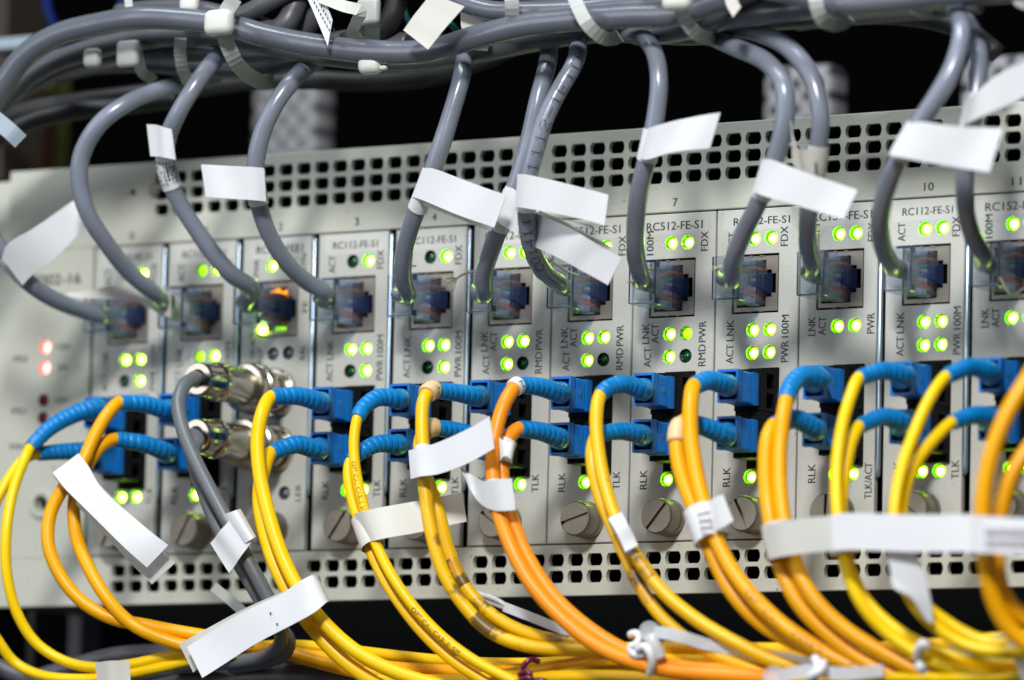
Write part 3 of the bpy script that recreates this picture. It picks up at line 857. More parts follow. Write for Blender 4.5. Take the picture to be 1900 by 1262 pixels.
def fibre(key, label, slot, upper, boot, pts, mt='yellow', r=1.5, group='fibre cords plugged into the modules'):
    x, z = jx(slot) + 3.75, (-28.5 if upper else -40.4)
    bp = catmull([V(x, 14.2, z), V(x - .05, 19.5, z)] + px(boot), .25)
    t = thing('fibre_cord', label, 'fibre cord', V(x, 5, z), group)
    connector(t, x, z)
    n = len(bp); rad = []
    s = 0
    for i, p in enumerate(bp):
        if i: s += (p - bp[i - 1]).length
        w = i / (n - 1)
        rr = 3.1 * (1 - w) + max(1.95, r + .32) * w
        if w < .12: rr = 3.0
        if s > 8 and w < .955 and (s % 1.9) < .48: rr *= .865
        if w > .985: rr *= .93
        rad.append(rr)
    m = MB(); m.tube(bp, rad, 20)
    bo = m.build('boot', M['boot'], t)
    path = catmull([bp[-int(3 / .25)], bp[-1]] + px(pts))
    PATH[key] = (path, r)
    m = MB(); m.tube(path, lumpy(path, r, .012, key), 16)
    m.build('jacket', M[mt], t)
    t['_bootend'] = tuple(bp[-1]); t['_bootdir'] = tuple((bp[-1] - bp[-6]).normalized())
    return t
FC = {}
U, L_ = True, False
FC['0u'] = fibre('0u', 'thin yellow fibre cord from the upper socket of slot 0, hanging at the left edge', 0, U,
  [(178, 757, 30), (140, 768, 37), (92, 795, 45), (57, 830, 50)],
  [(47, 850, 53), (26, 905, 57), (12, 985, 60), (13, 1065, 60), (31, 1136, 58), (64, 1190, 55), (111, 1223, 52), (168, 1238, 50), (240, 1233, 48), (300, 1220, 46), (360, 1208, 44), (440, 1200, 42)], 'yellow2', 1.42)
FC['0l'] = fibre('0l', 'thin yellow fibre cord from the lower socket of slot 0, looping past the left edge', 0, L_,
  [(160, 838, 30), (118, 838, 38), (70, 842, 46)],
  [(45, 852, 50), (18, 885, 54), (-15, 950, 58), (-40, 1050, 60), (-30, 1140, 60), (0, 1195, 57), (28, 1230, 54), (77, 1253, 52), (160, 1260, 50), (230, 1252, 48), (300, 1238, 46), (370, 1222, 44), (440, 1212, 42)], 'yellow2', 1.42)
FC['1u'] = fibre('1u', 'amber fibre cord from the upper socket of slot 1, passing under a long white flag', 1, U,
  [(308, 762, 30), (268, 750, 38), (222, 747, 45)],
  [(200, 768, 49), (174, 812, 53), (152, 860, 56), (118, 905, 58), (93, 955, 60), (90, 1012, 61), (112, 1068, 60), (152, 1116, 58), (209, 1148, 55), (270, 1160, 51), (330, 1172, 48), (400, 1183, 44), (470, 1190, 40)], 'amber', 1.75)
FC['1l'] = fibre('1l', 'amber fibre cord from the lower socket of slot 1, crossing its twin near the bottom', 1, L_,
  [(305, 838, 30), (265, 823, 38), (214, 815, 45)],
  [(190, 825, 49), (165, 858, 52), (140, 915, 54), (140, 985, 56), (164, 1052, 58), (202, 1115, 57), (245, 1158, 54), (303, 1186, 51), (350, 1200, 48), (420, 1212, 44)], 'amber', 1.75)
FC['3u'] = fibre('3u', 'yellow fibre cord from the upper socket of slot 3, beside the silver sockets', 3, U,
  [(590, 745, 30), (552, 735, 38), (503, 737, 46)],
  [(487, 765, 51), (478, 812, 54), (482, 880, 57), (500, 960, 59), (528, 1042, 60), (565, 1110, 60), (615, 1170, 58), (670, 1215, 56), (740, 1250, 54), (820, 1275, 52)], 'yellow', 1.85)
FC['3l'] = fibre('3l', 'yellow fibre cord from the lower socket of slot 3, half behind its upper twin', 3, L_,
  [(588, 835, 30), (550, 825, 38), (503, 840, 46)],
  [(492, 862, 50), (482, 905, 53), (484, 955, 55), (503, 1030, 57), (540, 1108, 57), (583, 1170, 56), (640, 1228, 54), (710, 1275, 52), (780, 1300, 50)], 'yellow', 1.85)
FC['4u'] = fibre('4u', 'yellow fibre cord with black print from the upper socket of slot 4', 4, U,
  [(738, 740, 30), (702, 738, 37), (674, 757, 43), (663, 777, 46)],
  [(657, 815, 48), (659, 865, 50), (672, 930, 52), (694, 1000, 54), (728, 1070, 55), (775, 1135, 54), (830, 1190, 52), (890, 1232, 50), (960, 1268, 48)], 'yellow', 1.4)
FC['4l'] = fibre('4l', 'yellow fibre cord from the lower socket of slot 4, beside the printed one', 4, L_,
  [(735, 825, 30), (700, 824, 37), (665, 842, 43), (650, 856, 45)],
  [(646, 885, 47), (654, 930, 49), (673, 985, 51), (697, 1045, 52), (733, 1108, 52), (785, 1175, 51), (845, 1230, 49), (910, 1272, 47)], 'yellow', 1.4)
FC['5u'] = fibre('5u', 'yellow fibre cord with a beige number ring at the upper socket of slot 5', 5, U,
  [(880, 735, 30), (842, 728, 38), (800, 724, 46)],
  [(786, 745, 50), (783, 790, 52), (786, 850, 54), (791, 930, 55), (803, 1000, 55), (826, 1070, 54), (868, 1132, 52), (915, 1175, 50), (985, 1200, 48), (1065, 1206, 45), (1170, 1204, 42), (1300, 1200, 40)], 'dirtyyellow', 1.72)
FC['5l'] = fibre('5l', 'grimy yellow fibre cord with a beige ring at the lower socket of slot 5', 5, L_,
  [(872, 808, 30), (838, 798, 37), (800, 793, 44)],
  [(783, 808, 47), (779, 840, 49), (793, 890, 49), (812, 945, 49), (832, 1020, 48), (858, 1080, 47), (900, 1130, 46), (960, 1168, 45), (1040, 1190, 43), (1130, 1195, 40)], 'dirtyyellow', 1.72)
FC['6u'] = fibre('6u', 'orange fibre cord with a white number ring at the upper socket of slot 6', 6, U,
  [(1035, 728, 30), (1000, 718, 38), (962, 714, 45)],
  [(942, 738, 49), (924, 785, 52), (914, 850, 54), (920, 925, 56), (942, 1000, 58), (980, 1075, 58), (1035, 1140, 57), (1110, 1200, 55), (1200, 1236, 53), (1300, 1250, 50), (1400, 1256, 47), (1500, 1262, 45)], 'orange', 1.85)
FC['6l'] = fibre('6l', 'orange fibre cord with crumpled white tape at the lower socket of slot 6', 6, L_,
  [(1035, 812, 30), (1000, 800, 38), (962, 796, 45)],
  [(944, 812, 48), (932, 850, 50), (936, 910, 52), (954, 975, 54), (982, 1040, 55), (1030, 1110, 55), (1095, 1168, 54), (1170, 1212, 52), (1260, 1238, 50), (1380, 1245, 46), (1460, 1255, 44)], 'orange', 1.85)
FC['7u'] = fibre('7u', 'yellow fibre cord from the upper socket of slot 7, taped by a white strip', 7, U,
  [(1190, 724, 30), (1158, 713, 37), (1125, 722, 44), (1114, 733, 46)],
  [(1107, 765, 49), (1108, 815, 51), (1118, 880, 53), (1138, 950, 54), (1168, 1010, 54), (1200, 1062, 54), (1240, 1108, 53), (1300, 1155, 51), (1370, 1195, 49), (1440, 1228, 47), (1540, 1250, 44)], 'dirtyyellow', 1.72)
FC['7l'] = fibre('7l', 'yellow fibre cord from the lower socket of slot 7, blackened below the white strip', 7, L_,
  [(1185, 805, 30), (1150, 800, 38), (1108, 807, 46)],
  [(1099, 830, 48), (1099, 862, 49), (1110, 915, 49), (1135, 975, 49), (1162, 1035, 50), (1190, 1092, 50), (1228, 1145, 50), (1285, 1193, 49), (1350, 1225, 47), (1430, 1252, 45)], 'dirtyyellow', 1.6)
FC['8u'] = fibre('8u', 'amber fibre cord with dark print from the upper socket of slot 8', 8, U,
  [(1345, 714, 30), (1315, 706, 37), (1288, 716, 43)],
  [(1282, 745, 47), (1281, 800, 50), (1292, 880, 53), (1312, 955, 55), (1345, 1035, 56), (1390, 1100, 56), (1450, 1158, 55), (1520, 1205, 53), (1600, 1245, 50), (1680, 1272, 47)], 'amber', 2.0)
FC['8l'] = fibre('8l', 'amber fibre cord with a beige ring at the lower socket of slot 8', 8, L_,
  [(1345, 808, 30), (1310, 793, 37), (1268, 782, 44)],
  [(1257, 800, 47), (1257, 845, 49), (1272, 905, 51), (1298, 965, 53), (1322, 1030, 53), (1355, 1095, 53), (1405, 1150, 52), (1465, 1188, 51), (1550, 1222, 49), (1640, 1250, 46)], 'amber', 1.9)
FC['9u'] = fibre('9u', 'yellow fibre cord from the upper socket of slot 9, its blue boot bent steeply down', 9, U,
  [(1520, 702, 30), (1488, 698, 37), (1467, 718, 43), (1459, 742, 46)],
  [(1451, 790, 50), (1446, 860, 53), (1452, 950, 56), (1474, 1040, 57), (1508, 1108, 57), (1565, 1165, 55), (1640, 1212, 52), (1720, 1252, 49), (1800, 1275, 46)], 'amber', 1.9)
FC['9l'] = fibre('9l', 'yellow fibre cord from the lower socket of slot 9, outermost of its pair', 9, L_,
  [(1512, 795, 30), (1475, 778, 38), (1435, 790, 46)],
  [(1424, 815, 49), (1420, 870, 52), (1426, 945, 55), (1444, 1040, 56), (1478, 1115, 56), (1530, 1172, 54), (1600, 1225, 51), (1690, 1268, 48)], 'amber', 1.9)
FC['10u'] = fibre('10u', 'thin yellow fibre cord from the upper socket of slot 10, hiding a lit lamp', 10, U,
  [(1680, 697, 30), (1640, 688, 38), (1594, 701, 46)],
  [(1577, 740, 50), (1561, 800, 54), (1552, 880, 57), (1555, 960, 59), (1568, 1045, 59), (1598, 1120, 58), (1650, 1178, 55), (1720, 1222, 52), (1800, 1250, 49), (1920, 1262, 46)], 'yellow2', 1.55)
FC['10l'] = fibre('10l', 'thin yellow fibre cord from the lower socket of slot 10, meeting its twin', 10, L_,
  [(1672, 782, 30), (1638, 774, 37), (1594, 791, 46)],
  [(1578, 825, 50), (1567, 880, 53), (1561, 950, 55), (1572, 1035, 56), (1605, 1112, 55), (1665, 1170, 53), (1740, 1208, 50), (1820, 1228, 47), (1930, 1235, 44)], 'yellow2', 1.55)
FC['11u'] = fibre('11u', 'thin yellow fibre cord from the upper socket of slot 11, crossing two blue connectors', 11, U,
  [(1835, 690, 30), (1800, 681, 38), (1755, 699, 47)],
  [(1728, 735, 52), (1698, 800, 58), (1672, 875, 63), (1660, 950, 66), (1665, 1040, 66), (1690, 1110, 64), (1735, 1162, 61), (1800, 1200, 58), (1920, 1215, 54)], 'yellow2', 1.5)
FC['11l'] = fibre('11l', 'thin yellow fibre cord from the lower socket of slot 11, slanting down to the left', 11, L_,
  [(1838, 775, 30), (1805, 771, 38), (1766, 784, 46)],
  [(1736, 812, 51), (1702, 855, 56), (1680, 905, 60), (1672, 960, 62), (1682, 1050, 62), (1705, 1110, 60), (1750, 1150, 57), (1820, 1188, 54), (1930, 1200, 50)], 'yellow2', 1.5)
def loose(key, name, label, cat, pts, r, mt, group=None, amp=.012, seg=16, depth=None):
    path = catmull(px(pts)); PATH[key] = (path, r)
    m = MB(); m.tube(path, lumpy(path, r, amp, key), seg)
    return tag(m.build(name, M[mt], None), label, cat, group)
for key, lab, pts in (
    ('12u', 'thick amber fibre cord curving in from the right edge in front of slot 11', [(1960, 600, 70), (1915, 690, 76), (1868, 770, 80), (1838, 850, 82), (1824, 940, 82), (1828, 1030, 80), (1843, 1110, 77), (1872, 1165, 74), (1930, 1215, 70)]),
    ('12l', 'thick amber fibre cord at the right edge, inner one of the pair before slot 11', [(1960, 770, 66), (1915, 825, 70), (1878, 880, 73), (1858, 945, 74), (1848, 1020, 73), (1858, 1095, 72), (1885, 1135, 70), (1940, 1170, 66)])):
    loose(key, 'fibre_cord', lab, 'fibre cord', pts, 2.05, 'amber', 'fibre cords plugged into the modules')

# number rings at the end of some boots
def ring(key, s0, w, r, label, mt, text=None, name='number_ring'):
    path = PATH[key][0]
    a = [arc(path, s0 + w * k / 8)[0] for k in range(9)]
    t = MB(); t.tube(a, [r * .93] + [r] * 7 + [r * .93], 24)
    o = tag(t.build(name, M[mt], None), label, 'cable ring', 'number rings on the fibre cords')
    if text:
        m = MB(); p2 = catmull([q for q in a], .3); wrap_word(m, p2, r, w * .22, text, 2.6, off=.4)
        m.build('number', M['ink'], o)
    return o
ring('5u', 1.2, 4.2, 2.5, 'beige number ring marked 2 on the upper yellow cord of slot 5', 'beige', '2')
ring('5l', 1.2, 4.4, 2.45, 'blank beige ring on the lower yellow cord of slot 5', 'beige')
ring('6u', 2.6, 2.3, 2.35, 'white number ring on the upper orange cord of slot 6', 'paper', '2')
ring('8l', 4.2, 6.0, 2.4, 'beige ring on the lower amber cord of slot 8', 'beige')

# print on the fibre jackets
def cord_print(key, start, text, size, flip=False, off=0.0, mt='ink', parent=None):
    path, r = PATH[key]; m = MB()
    wrap_word(m, path, r, near(path, start), text, size, off, flip)
    m.build('print', M[mt], parent)
cord_print('4u', (658, 862), 'OPTICAL CABLE 2C', 1.7, off=-.3, parent=FC['4u'])
cord_print('4u', (770, 1128), 'OPTICAL CABLE  SM', 1.9, off=-.5, parent=FC['4u'])
M['fadedprint'] = mat('faded_print', (0.30, 0.13, 0.03), .5)
M['greyprint'] = mat('grey_print', (0.36, 0.33, 0.37), .5)
cord_print('8u', (1390, 1100), 'OPTICAL', 3.0, off=-.2, mt='fadedprint', parent=FC['8u'])
cord_print('8u', (1478, 1176), 'CORD', 3.0, off=-.2, mt='fadedprint', parent=FC['8u'])
cord_print('8u', (1580, 1236), '04', 3.2, off=0, mt='fadedprint', parent=FC['8u'])

def soot(key, p0, p1):
    path, r = PATH[key]; s0, s1 = sorted((near(path, p0), near(path, p1)))
    a = [arc(path, s0 + (s1 - s0) * k / 14)[0] for k in range(15)]
    m = MB(); m.tube(a, [r + .02] + [r + .09] * 13 + [r + .02], 18, caps=False)
    m.build('grime', M['soot'], FC[key])
soot('7l', (1172, 1055), (1212, 1120)); soot('7u', (1184, 1040), (1212, 1078)); soot('5u', (880, 1145), (912, 1173)); soot('5l', (838, 1035), (862, 1085))
# ------------------------------------------------------------------ coaxial cables of slot 2
def coax(key, label, zc, pts):
    x = jx(2) + .4
    path = catmull([V(x, 30, zc), V(x, 38.5, zc)] + px(pts)); PATH[key] = (path, 1.85)
    t = thing('coaxial_cable', label, 'coaxial cable', V(x, 8, zc), 'coaxial cables of slot 2')
    m = MB()
    m.lathe(x, zc, [(9.2, 5.6), (9.4, 6.7), (9.8, 7.0), (11.6, 7.0), (12.0, 6.6), (12.2, 6.1), (13.6, 6.1), (13.8, 6.6), (15.4, 6.6), (15.8, 6.2), (16.0, 5.0), (26.5, 5.0), (26.8, 5.25), (29.4, 5.25), (29.7, 4.9), (30.2, 4.6), (34.2, 4.6), (36.6, 4.5), (37.2, 4.1), (37.2, 2.5), (33, 2.5), (33, .01)], 56, knurl=({12, 13}, .045))
    m.build('coaxial_plug', M['chrome'], t, sharp=32)
    m = MB(); m.tube(path, 1.85, 16)
    m.build('jacket', M['coax'], t)
    return t
coax('cu', 'grey coaxial cable from the upper silver socket of slot 2', -22.9,
  [(362, 702, 43), (343, 714, 49), (331, 745, 53), (337, 790, 56), (358, 845, 58), (388, 905, 59), (418, 960, 59), (452, 1025, 58), (487, 1090, 56), (516, 1148, 53), (522, 1188, 49), (500, 1214, 45), (455, 1226, 41), (400, 1232, 37), (330, 1240, 33)])
coax('cl', 'grey coaxial cable from the lower silver socket of slot 2', -37.9,
  [(367, 818, 42), (358, 835, 46), (362, 868, 50), (382, 925, 54), (408, 985, 55), (440, 1040, 54), (474, 1098, 52), (505, 1150, 49), (535, 1185, 46), (528, 1212, 42), (490, 1228, 38), (430, 1238, 35)])
# ------------------------------------------------------------------ bundles above and below
def run_on(pts):
    """carries a cable on past the point where it leaves the view"""
    def out(p): return p[0] < 0 or p[0] > 1900 or p[1] < 0 or p[1] > 1262
    pts = list(pts)
    for e in (0, -1):
        if out(pts[e]):
            a, b = pts[e], pts[1 if e == 0 else -2]
            L = math.hypot(a[0] - b[0], a[1] - b[1]); k = 320 / L
            q = (a[0] + (a[0] - b[0]) * k, a[1] + (a[1] - b[1]) * k, a[2])
            if e == 0: pts.insert(0, q)
            else: pts.append(q)
    return pts
TG = 'grey cables of the bundle above the chassis'
def gcab(key, label, pts, r=2.6, mt='bundlegrey', amp=.03): return loose(key, 'grey_cable', label, 'cable', run_on(pts), r, mt, TG, amp, 18)
gcab('b1', 'front grey cable of the upper bundle, arching across the whole top', [(-60, 260, 60), (-20, 200, 60), (5, 158, 60), (45, 105, 60), (105, 66, 60), (180, 46, 60), (260, 33, 60), (340, 36, 58), (420, 46, 56), (490, 66, 55), (580, 84, 55), (700, 97, 55), (790, 95, 55), (880, 70, 55), (970, 48, 55), (1080, 36, 55), (1170, 30, 55), (1260, 25, 55), (1340, 0, 55), (1420, -30, 54)], 3.1)
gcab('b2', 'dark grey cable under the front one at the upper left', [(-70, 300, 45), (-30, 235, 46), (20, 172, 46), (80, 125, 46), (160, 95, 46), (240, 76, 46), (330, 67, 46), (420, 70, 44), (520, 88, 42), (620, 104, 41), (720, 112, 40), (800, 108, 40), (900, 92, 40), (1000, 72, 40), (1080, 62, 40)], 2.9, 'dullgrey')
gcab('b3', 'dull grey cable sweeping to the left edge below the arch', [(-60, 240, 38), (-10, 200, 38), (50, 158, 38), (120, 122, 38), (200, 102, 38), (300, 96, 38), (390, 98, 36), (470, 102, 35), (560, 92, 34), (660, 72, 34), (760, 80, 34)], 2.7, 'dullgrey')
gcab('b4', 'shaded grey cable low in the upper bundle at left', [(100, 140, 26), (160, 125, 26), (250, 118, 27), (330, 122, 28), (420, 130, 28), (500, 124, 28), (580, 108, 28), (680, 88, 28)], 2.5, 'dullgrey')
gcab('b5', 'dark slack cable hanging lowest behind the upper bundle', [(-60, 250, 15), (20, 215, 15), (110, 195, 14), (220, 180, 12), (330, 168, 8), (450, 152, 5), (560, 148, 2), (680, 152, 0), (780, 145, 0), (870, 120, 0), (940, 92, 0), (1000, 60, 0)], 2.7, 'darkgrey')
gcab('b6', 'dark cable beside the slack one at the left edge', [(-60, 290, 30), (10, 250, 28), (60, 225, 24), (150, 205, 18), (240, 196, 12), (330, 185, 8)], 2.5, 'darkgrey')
gcab('b7', 'grey cable rising steeply to the top edge behind a printed flag', [(470, 62, 46), (505, 60, 46), (530, 44, 46), (548, 10, 44), (565, -40, 42)], 2.9, 'dullgrey')
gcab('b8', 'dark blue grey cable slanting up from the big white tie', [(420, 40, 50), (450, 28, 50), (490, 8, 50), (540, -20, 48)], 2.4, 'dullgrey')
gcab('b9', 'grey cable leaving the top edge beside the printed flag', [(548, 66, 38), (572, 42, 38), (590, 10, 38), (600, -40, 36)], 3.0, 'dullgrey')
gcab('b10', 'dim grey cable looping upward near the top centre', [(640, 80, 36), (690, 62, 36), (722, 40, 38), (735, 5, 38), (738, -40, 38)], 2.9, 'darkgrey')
gcab('b11', 'grey cable running under the folded white flags at top', [(820, -25, 52), (860, 4, 51), (910, 20, 50), (970, 22, 50), (1060, 20, 49), (1130, 12, 48), (1230, 5, 48), (1300, -4, 48), (1400, -20, 48)], 2.6)
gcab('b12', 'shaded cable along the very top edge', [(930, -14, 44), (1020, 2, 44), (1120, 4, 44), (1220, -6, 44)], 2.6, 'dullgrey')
gcab('b13', 'grey cable of the upper bundle rising to the right of the square tie', [(1180, 62, 40), (1240, 60, 42), (1300, 48, 44), (1370, 30, 48), (1440, 22, 50), (1520, 12, 51), (1600, 6, 51), (1700, 0, 50), (1800, -10, 50)], 3.0)
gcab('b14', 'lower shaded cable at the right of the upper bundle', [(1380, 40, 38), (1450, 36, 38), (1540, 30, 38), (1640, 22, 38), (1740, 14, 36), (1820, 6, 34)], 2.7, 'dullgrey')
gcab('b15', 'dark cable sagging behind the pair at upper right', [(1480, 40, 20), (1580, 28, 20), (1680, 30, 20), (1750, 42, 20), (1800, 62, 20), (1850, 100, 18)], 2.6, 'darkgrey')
gcab('b16', 'pale grey cable at the top right corner over the tie', [(1500, -4, 60), (1560, 8, 60), (1640, 4, 59), (1740, -8, 58), (1840, -20, 56)], 2.7)
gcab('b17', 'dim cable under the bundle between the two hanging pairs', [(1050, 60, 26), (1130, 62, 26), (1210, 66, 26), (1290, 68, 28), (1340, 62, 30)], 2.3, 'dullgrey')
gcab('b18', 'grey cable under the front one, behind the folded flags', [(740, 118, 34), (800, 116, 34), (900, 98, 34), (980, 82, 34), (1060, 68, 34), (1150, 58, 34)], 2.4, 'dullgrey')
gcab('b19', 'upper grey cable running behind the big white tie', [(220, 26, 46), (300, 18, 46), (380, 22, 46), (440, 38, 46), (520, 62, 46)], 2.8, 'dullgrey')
loose('bw1', 'blue_wire', 'blue wire at the top left, left one of two', 'wire', [(82, -30, -60), (90, 20, -50), (104, 58, -40), (116, 90, -30)], 1.3, 'bluewire', 'blue wires behind the upper bundle')
loose('bw2', 'blue_wire', 'blue wire at the top edge above the arch, right one of two', 'wire', [(238, -30, -40), (228, 5, -40), (216, 40, -40)], 1.3, 'bluewire', 'blue wires behind the upper bundle')
loose('tw1', 'teal_wire', 'teal wire curling behind the folded white flags', 'wire', [(748, 10, 20), (758, 38, 22), (775, 55, 26), (800, 48, 30), (835, 44, 30), (850, 60, 28)], .8, 'tealwire')

# bottom
YG = 'yellow fibre cords lying in the lower bundle'
def ycab(key, label, pts, r=1.6, mt='yellow'): return loose(key, 'fibre_cord', label, 'fibre cord', run_on(pts), r, mt, YG)
ycab('y1', 'top yellow cord of the lower bundle, nearly straight across', [(440, 1203, 30), (540, 1198, 28), (620, 1204, 28), (720, 1216, 28), (840, 1228, 28), (960, 1232, 28), (1080, 1226, 29), (1180, 1212, 30), (1300, 1204, 30), (1420, 1204, 30), (1560, 1206, 30), (1700, 1198, 30), (1840, 1190, 30), (1960, 1180, 30)])
ycab('y2', 'amber cord second from the top at the lower left', [(380, 1195, 32), (460, 1200, 32), (540, 1212, 32), (640, 1226, 32), (740, 1240, 33), (860, 1246, 33), (960, 1244, 33), (1100, 1232, 33), (1200, 1222, 33), (1320, 1216, 33), (1500, 1220, 33), (1700, 1214, 33), (1960, 1200, 33)], 1.75, 'amber')
ycab('y3', 'amber cord dipping out of the frame at the bottom', [(520, 1208, 36), (580, 1226, 36), (660, 1246, 36), (760, 1264, 36), (860, 1270, 36), (960, 1264, 36), (1060, 1250, 36), (1160, 1240, 36), (1300, 1238, 36), (1500, 1240, 36), (1700, 1232, 36), (1960, 1220, 36)], 1.8, 'amber')
ycab('y4', 'yellow cord wrapped by the maroon twist tie', [(700, 1262, 40), (820, 1262, 40), (900, 1258, 40), (980, 1246, 40), (1080, 1230, 40), (1180, 1224, 41), (1300, 1226, 42), (1420, 1232, 42), (1560, 1236, 40), (1750, 1228, 40), (1960, 1214, 40)])
ycab('y5', 'yellow cord low in the lower bundle at centre', [(840, 1275, 44), (940, 1266, 44), (1040, 1256, 44), (1140, 1256, 44), (1260, 1264, 44), (1400, 1272, 44)], 1.7)
ycab('y6', 'bright yellow cord in the middle of the lower bundle', [(1080, 1245, 36), (1180, 1232, 37), (1280, 1222, 38), (1380, 1218, 38), (1500, 1228, 38), (1640, 1240, 38), (1800, 1244, 38), (1960, 1240, 38)], 1.8, 'yellow2')
ycab('y7', 'yellow cord bending down at the lower right', [(1500, 1212, 34), (1600, 1216, 36), (1720, 1236, 38), (1840, 1246, 40), (1960, 1246, 40)], 1.6)
ycab('y8', 'yellow cord climbing towards the right edge', [(1560, 1228, 26), (1680, 1206, 26), (1780, 1192, 26), (1860, 1184, 26), (1960, 1176, 26)], 1.6, 'yellow2')
ycab('y9', 'yellow cord in the lowest layer at right', [(1400, 1262, 46), (1520, 1258, 46), (1650, 1262, 46), (1800, 1268, 46)], 1.8)
ycab('y10', 'amber cord in the lowest layer at right', [(1480, 1244, 28), (1640, 1252, 28), (1800, 1256, 28), (1960, 1258, 28)], 1.8, 'amber')
ycab('y11', 'thin yellow cord running just above the maroon tie', [(600, 1222, 24), (700, 1228, 25), (820, 1236, 26), (940, 1238, 27), (1060, 1234, 27), (1160, 1220, 28), (1260, 1212, 28), (1360, 1210, 28)], 1.25, 'yellow2')
ycab('y12', 'thin yellow cord crossing upward through the lower bundle at centre', [(900, 1270, 38), (1000, 1252, 39), (1080, 1238, 40), (1160, 1218, 38), (1260, 1207, 36), (1400, 1202, 34)], 1.25, 'yellow2')
ycab('y13', 'thin amber cord under the round headed tie', [(1140, 1246, 34), (1240, 1240, 34), (1340, 1230, 34), (1460, 1214, 33), (1600, 1210, 32), (1740, 1216, 32)], 1.3, 'amber')
ycab('y14', 'thin yellow cord crossing the amber ones near the lower right', [(1420, 1216, 42), (1520, 1224, 43), (1620, 1232, 44), (1740, 1240, 44), (1860, 1236, 43), (1960, 1226, 42)], 1.25, 'yellow2')
ycab('y15', 'thin yellow cord along the bottom edge at right', [(1540, 1270, 50), (1640, 1258, 50), (1760, 1258, 50), (1880, 1254, 50), (1960, 1250, 50)], 1.35, 'yellow2')
ycab('y16', 'amber cord dipping behind the bent clear strap', [(1620, 1206, 22), (1720, 1206, 22), (1820, 1202, 22), (1960, 1190, 22)], 1.4, 'amber')
ycab('y17', 'yellow cord in the bottom layer left of the maroon tie', [(640, 1258, 32), (740, 1256, 32), (860, 1258, 32), (980, 1262, 32), (1100, 1262, 32)], 1.5, 'yellow')
BG = 'grey cables along the bottom'
loose('k1', 'thick_cable', 'thick grey hose along the bottom edge', 'hose', [(260, 1300, 30), (360, 1278, 30), (450, 1262, 30), (540, 1258, 30), (620, 1264, 30), (720, 1285, 30), (820, 1310, 30)], 4.6, 'dullgrey', None, .02, 24)
loose('k2', 'loop_cable', 'dark grey cable loop behind the small tag at lower left', 'cable', [(60, 1262, 20), (130, 1240, 18), (210, 1218, 16), (290, 1212, 14), (370, 1214, 14), (430, 1222, 16)], 2.4, 'dullgrey', BG)
loose('k3', 'loop_cable', 'dark grey cable passing under the small tag at lower left', 'cable', [(120, 1280, 24), (230, 1262, 24), (330, 1250, 24), (420, 1244, 24)], 2.2, 'darkgrey', BG)
loose('k4', 'loop_cable', 'pale grey cable end in the lower left corner', 'cable', [(-40, 1228, 40), (0, 1240, 38), (40, 1256, 36), (90, 1275, 34)], 2.4, 'dullgrey', BG)

# ------------------------------------------------------------------ paper flags and wraps
def surf(A, B, n=30, m=5):
    """grid between two edges"""
    a, b = catmull(px(A), n=n), catmull(px(B), n=n)
    return [[a[i].lerp(b[i], k / (m - 1)) for k in range(m)] for i in range(n)]
def sheet(mb, A, B, thick=.16, mat=0, n=30, wav=.25, seed=1):
    g = surf(A, B, n)
    rnd = random.Random(seed); m = len(g[0])
    ph = rnd.uniform(0, 6)
    nrm = []
    for i in range(n):
        row = []
        for k in range(m):
            du = g[min(n - 1, i + 1)][k] - g[max(0, i - 1)][k]; dv = g[i][min(m - 1, k + 1)] - g[i][max(0, k - 1)]
            v = du.cross(dv); v = v.normalized() if v.length > 1e-9 else Vector((0, -1, 0))
            row.append(v if v.dot(CAM_POS - g[i][k]) > 0 else -v)
        nrm.append(row)
    top, bot = [], []
    for i in range(n):
        for k in range(m):
            o = wav * math.sin(i * .33 + ph + k * .25) * (i / n)
            p = g[i][k] + nrm[i][k] * o
            top.append(p); bot.append(p - nrm[i][k] * thick)
    fs = []
    N = n * m
    for i in range(n - 1):
        for k in range(m - 1):
            a = i * m + k
            fs.append((a, a + 1, a + m + 1, a + m)); fs.append((N + a, N + a + m, N + a + m + 1, N + a + 1))
    for i in range(n - 1):
        for k in (0, m - 1):
            a = i * m + k; fs.append((a, a + m, N + a + m, N + a))
    for k in range(m - 1):
        for i in (0, n - 1):
            a = i * m + k; fs.append((a, a + 1, N + a + 1, N + a))
    mb.add(top + bot, fs, mat, False)
    for q in range(len(mb.f) - len(fs), len(mb.f) - len(fs) + 2 * (n - 1) * (m - 1)): mb.s[q] = True
def sleeve(mb, key, p0, p1, extra=.28, mat=0, flat=None):
    path, r = PATH[key]; s0, s1 = sorted((near(path, p0), near(path, p1)))
    a = [arc(path, s0 + (s1 - s0) * k / 12)[0] for k in range(13)]
    if flat:                                  # round two cords
        p2, r2 = PATH[flat]; q = []
        for w in a:
            b = min(p2, key=lambda v: (v - w).length); q.append((w + b) / 2)
        half = max((min(p2, key=lambda v: (v - w).length) - w).length for w in a[3:10]) / 2
        mb.tube(q, min(half + r + extra, r * 2.2), 26, mat, caps=False)
    else: mb.tube(a, r + extra, 26, mat, caps=False)
TAGG = 'paper flag labels on the cables'
def flag(label, A=None, B=None, mt='paper', sl=None, second=None, mt2='paper2', wav=.38, extra=None):
    mb = MB()
    if sl: sleeve(mb, *sl)
    if A: sheet(mb, A, B, wav=wav, seed=len(label))
    if second: sheet(mb, *second, mat=1, wav=wav, seed=len(label) + 5)
    if extra: extra(mb)
    return tag(mb.build('cable_flag', [M[mt], M[mt2]], None, sharp=50), label, 'cable label', TAGG)

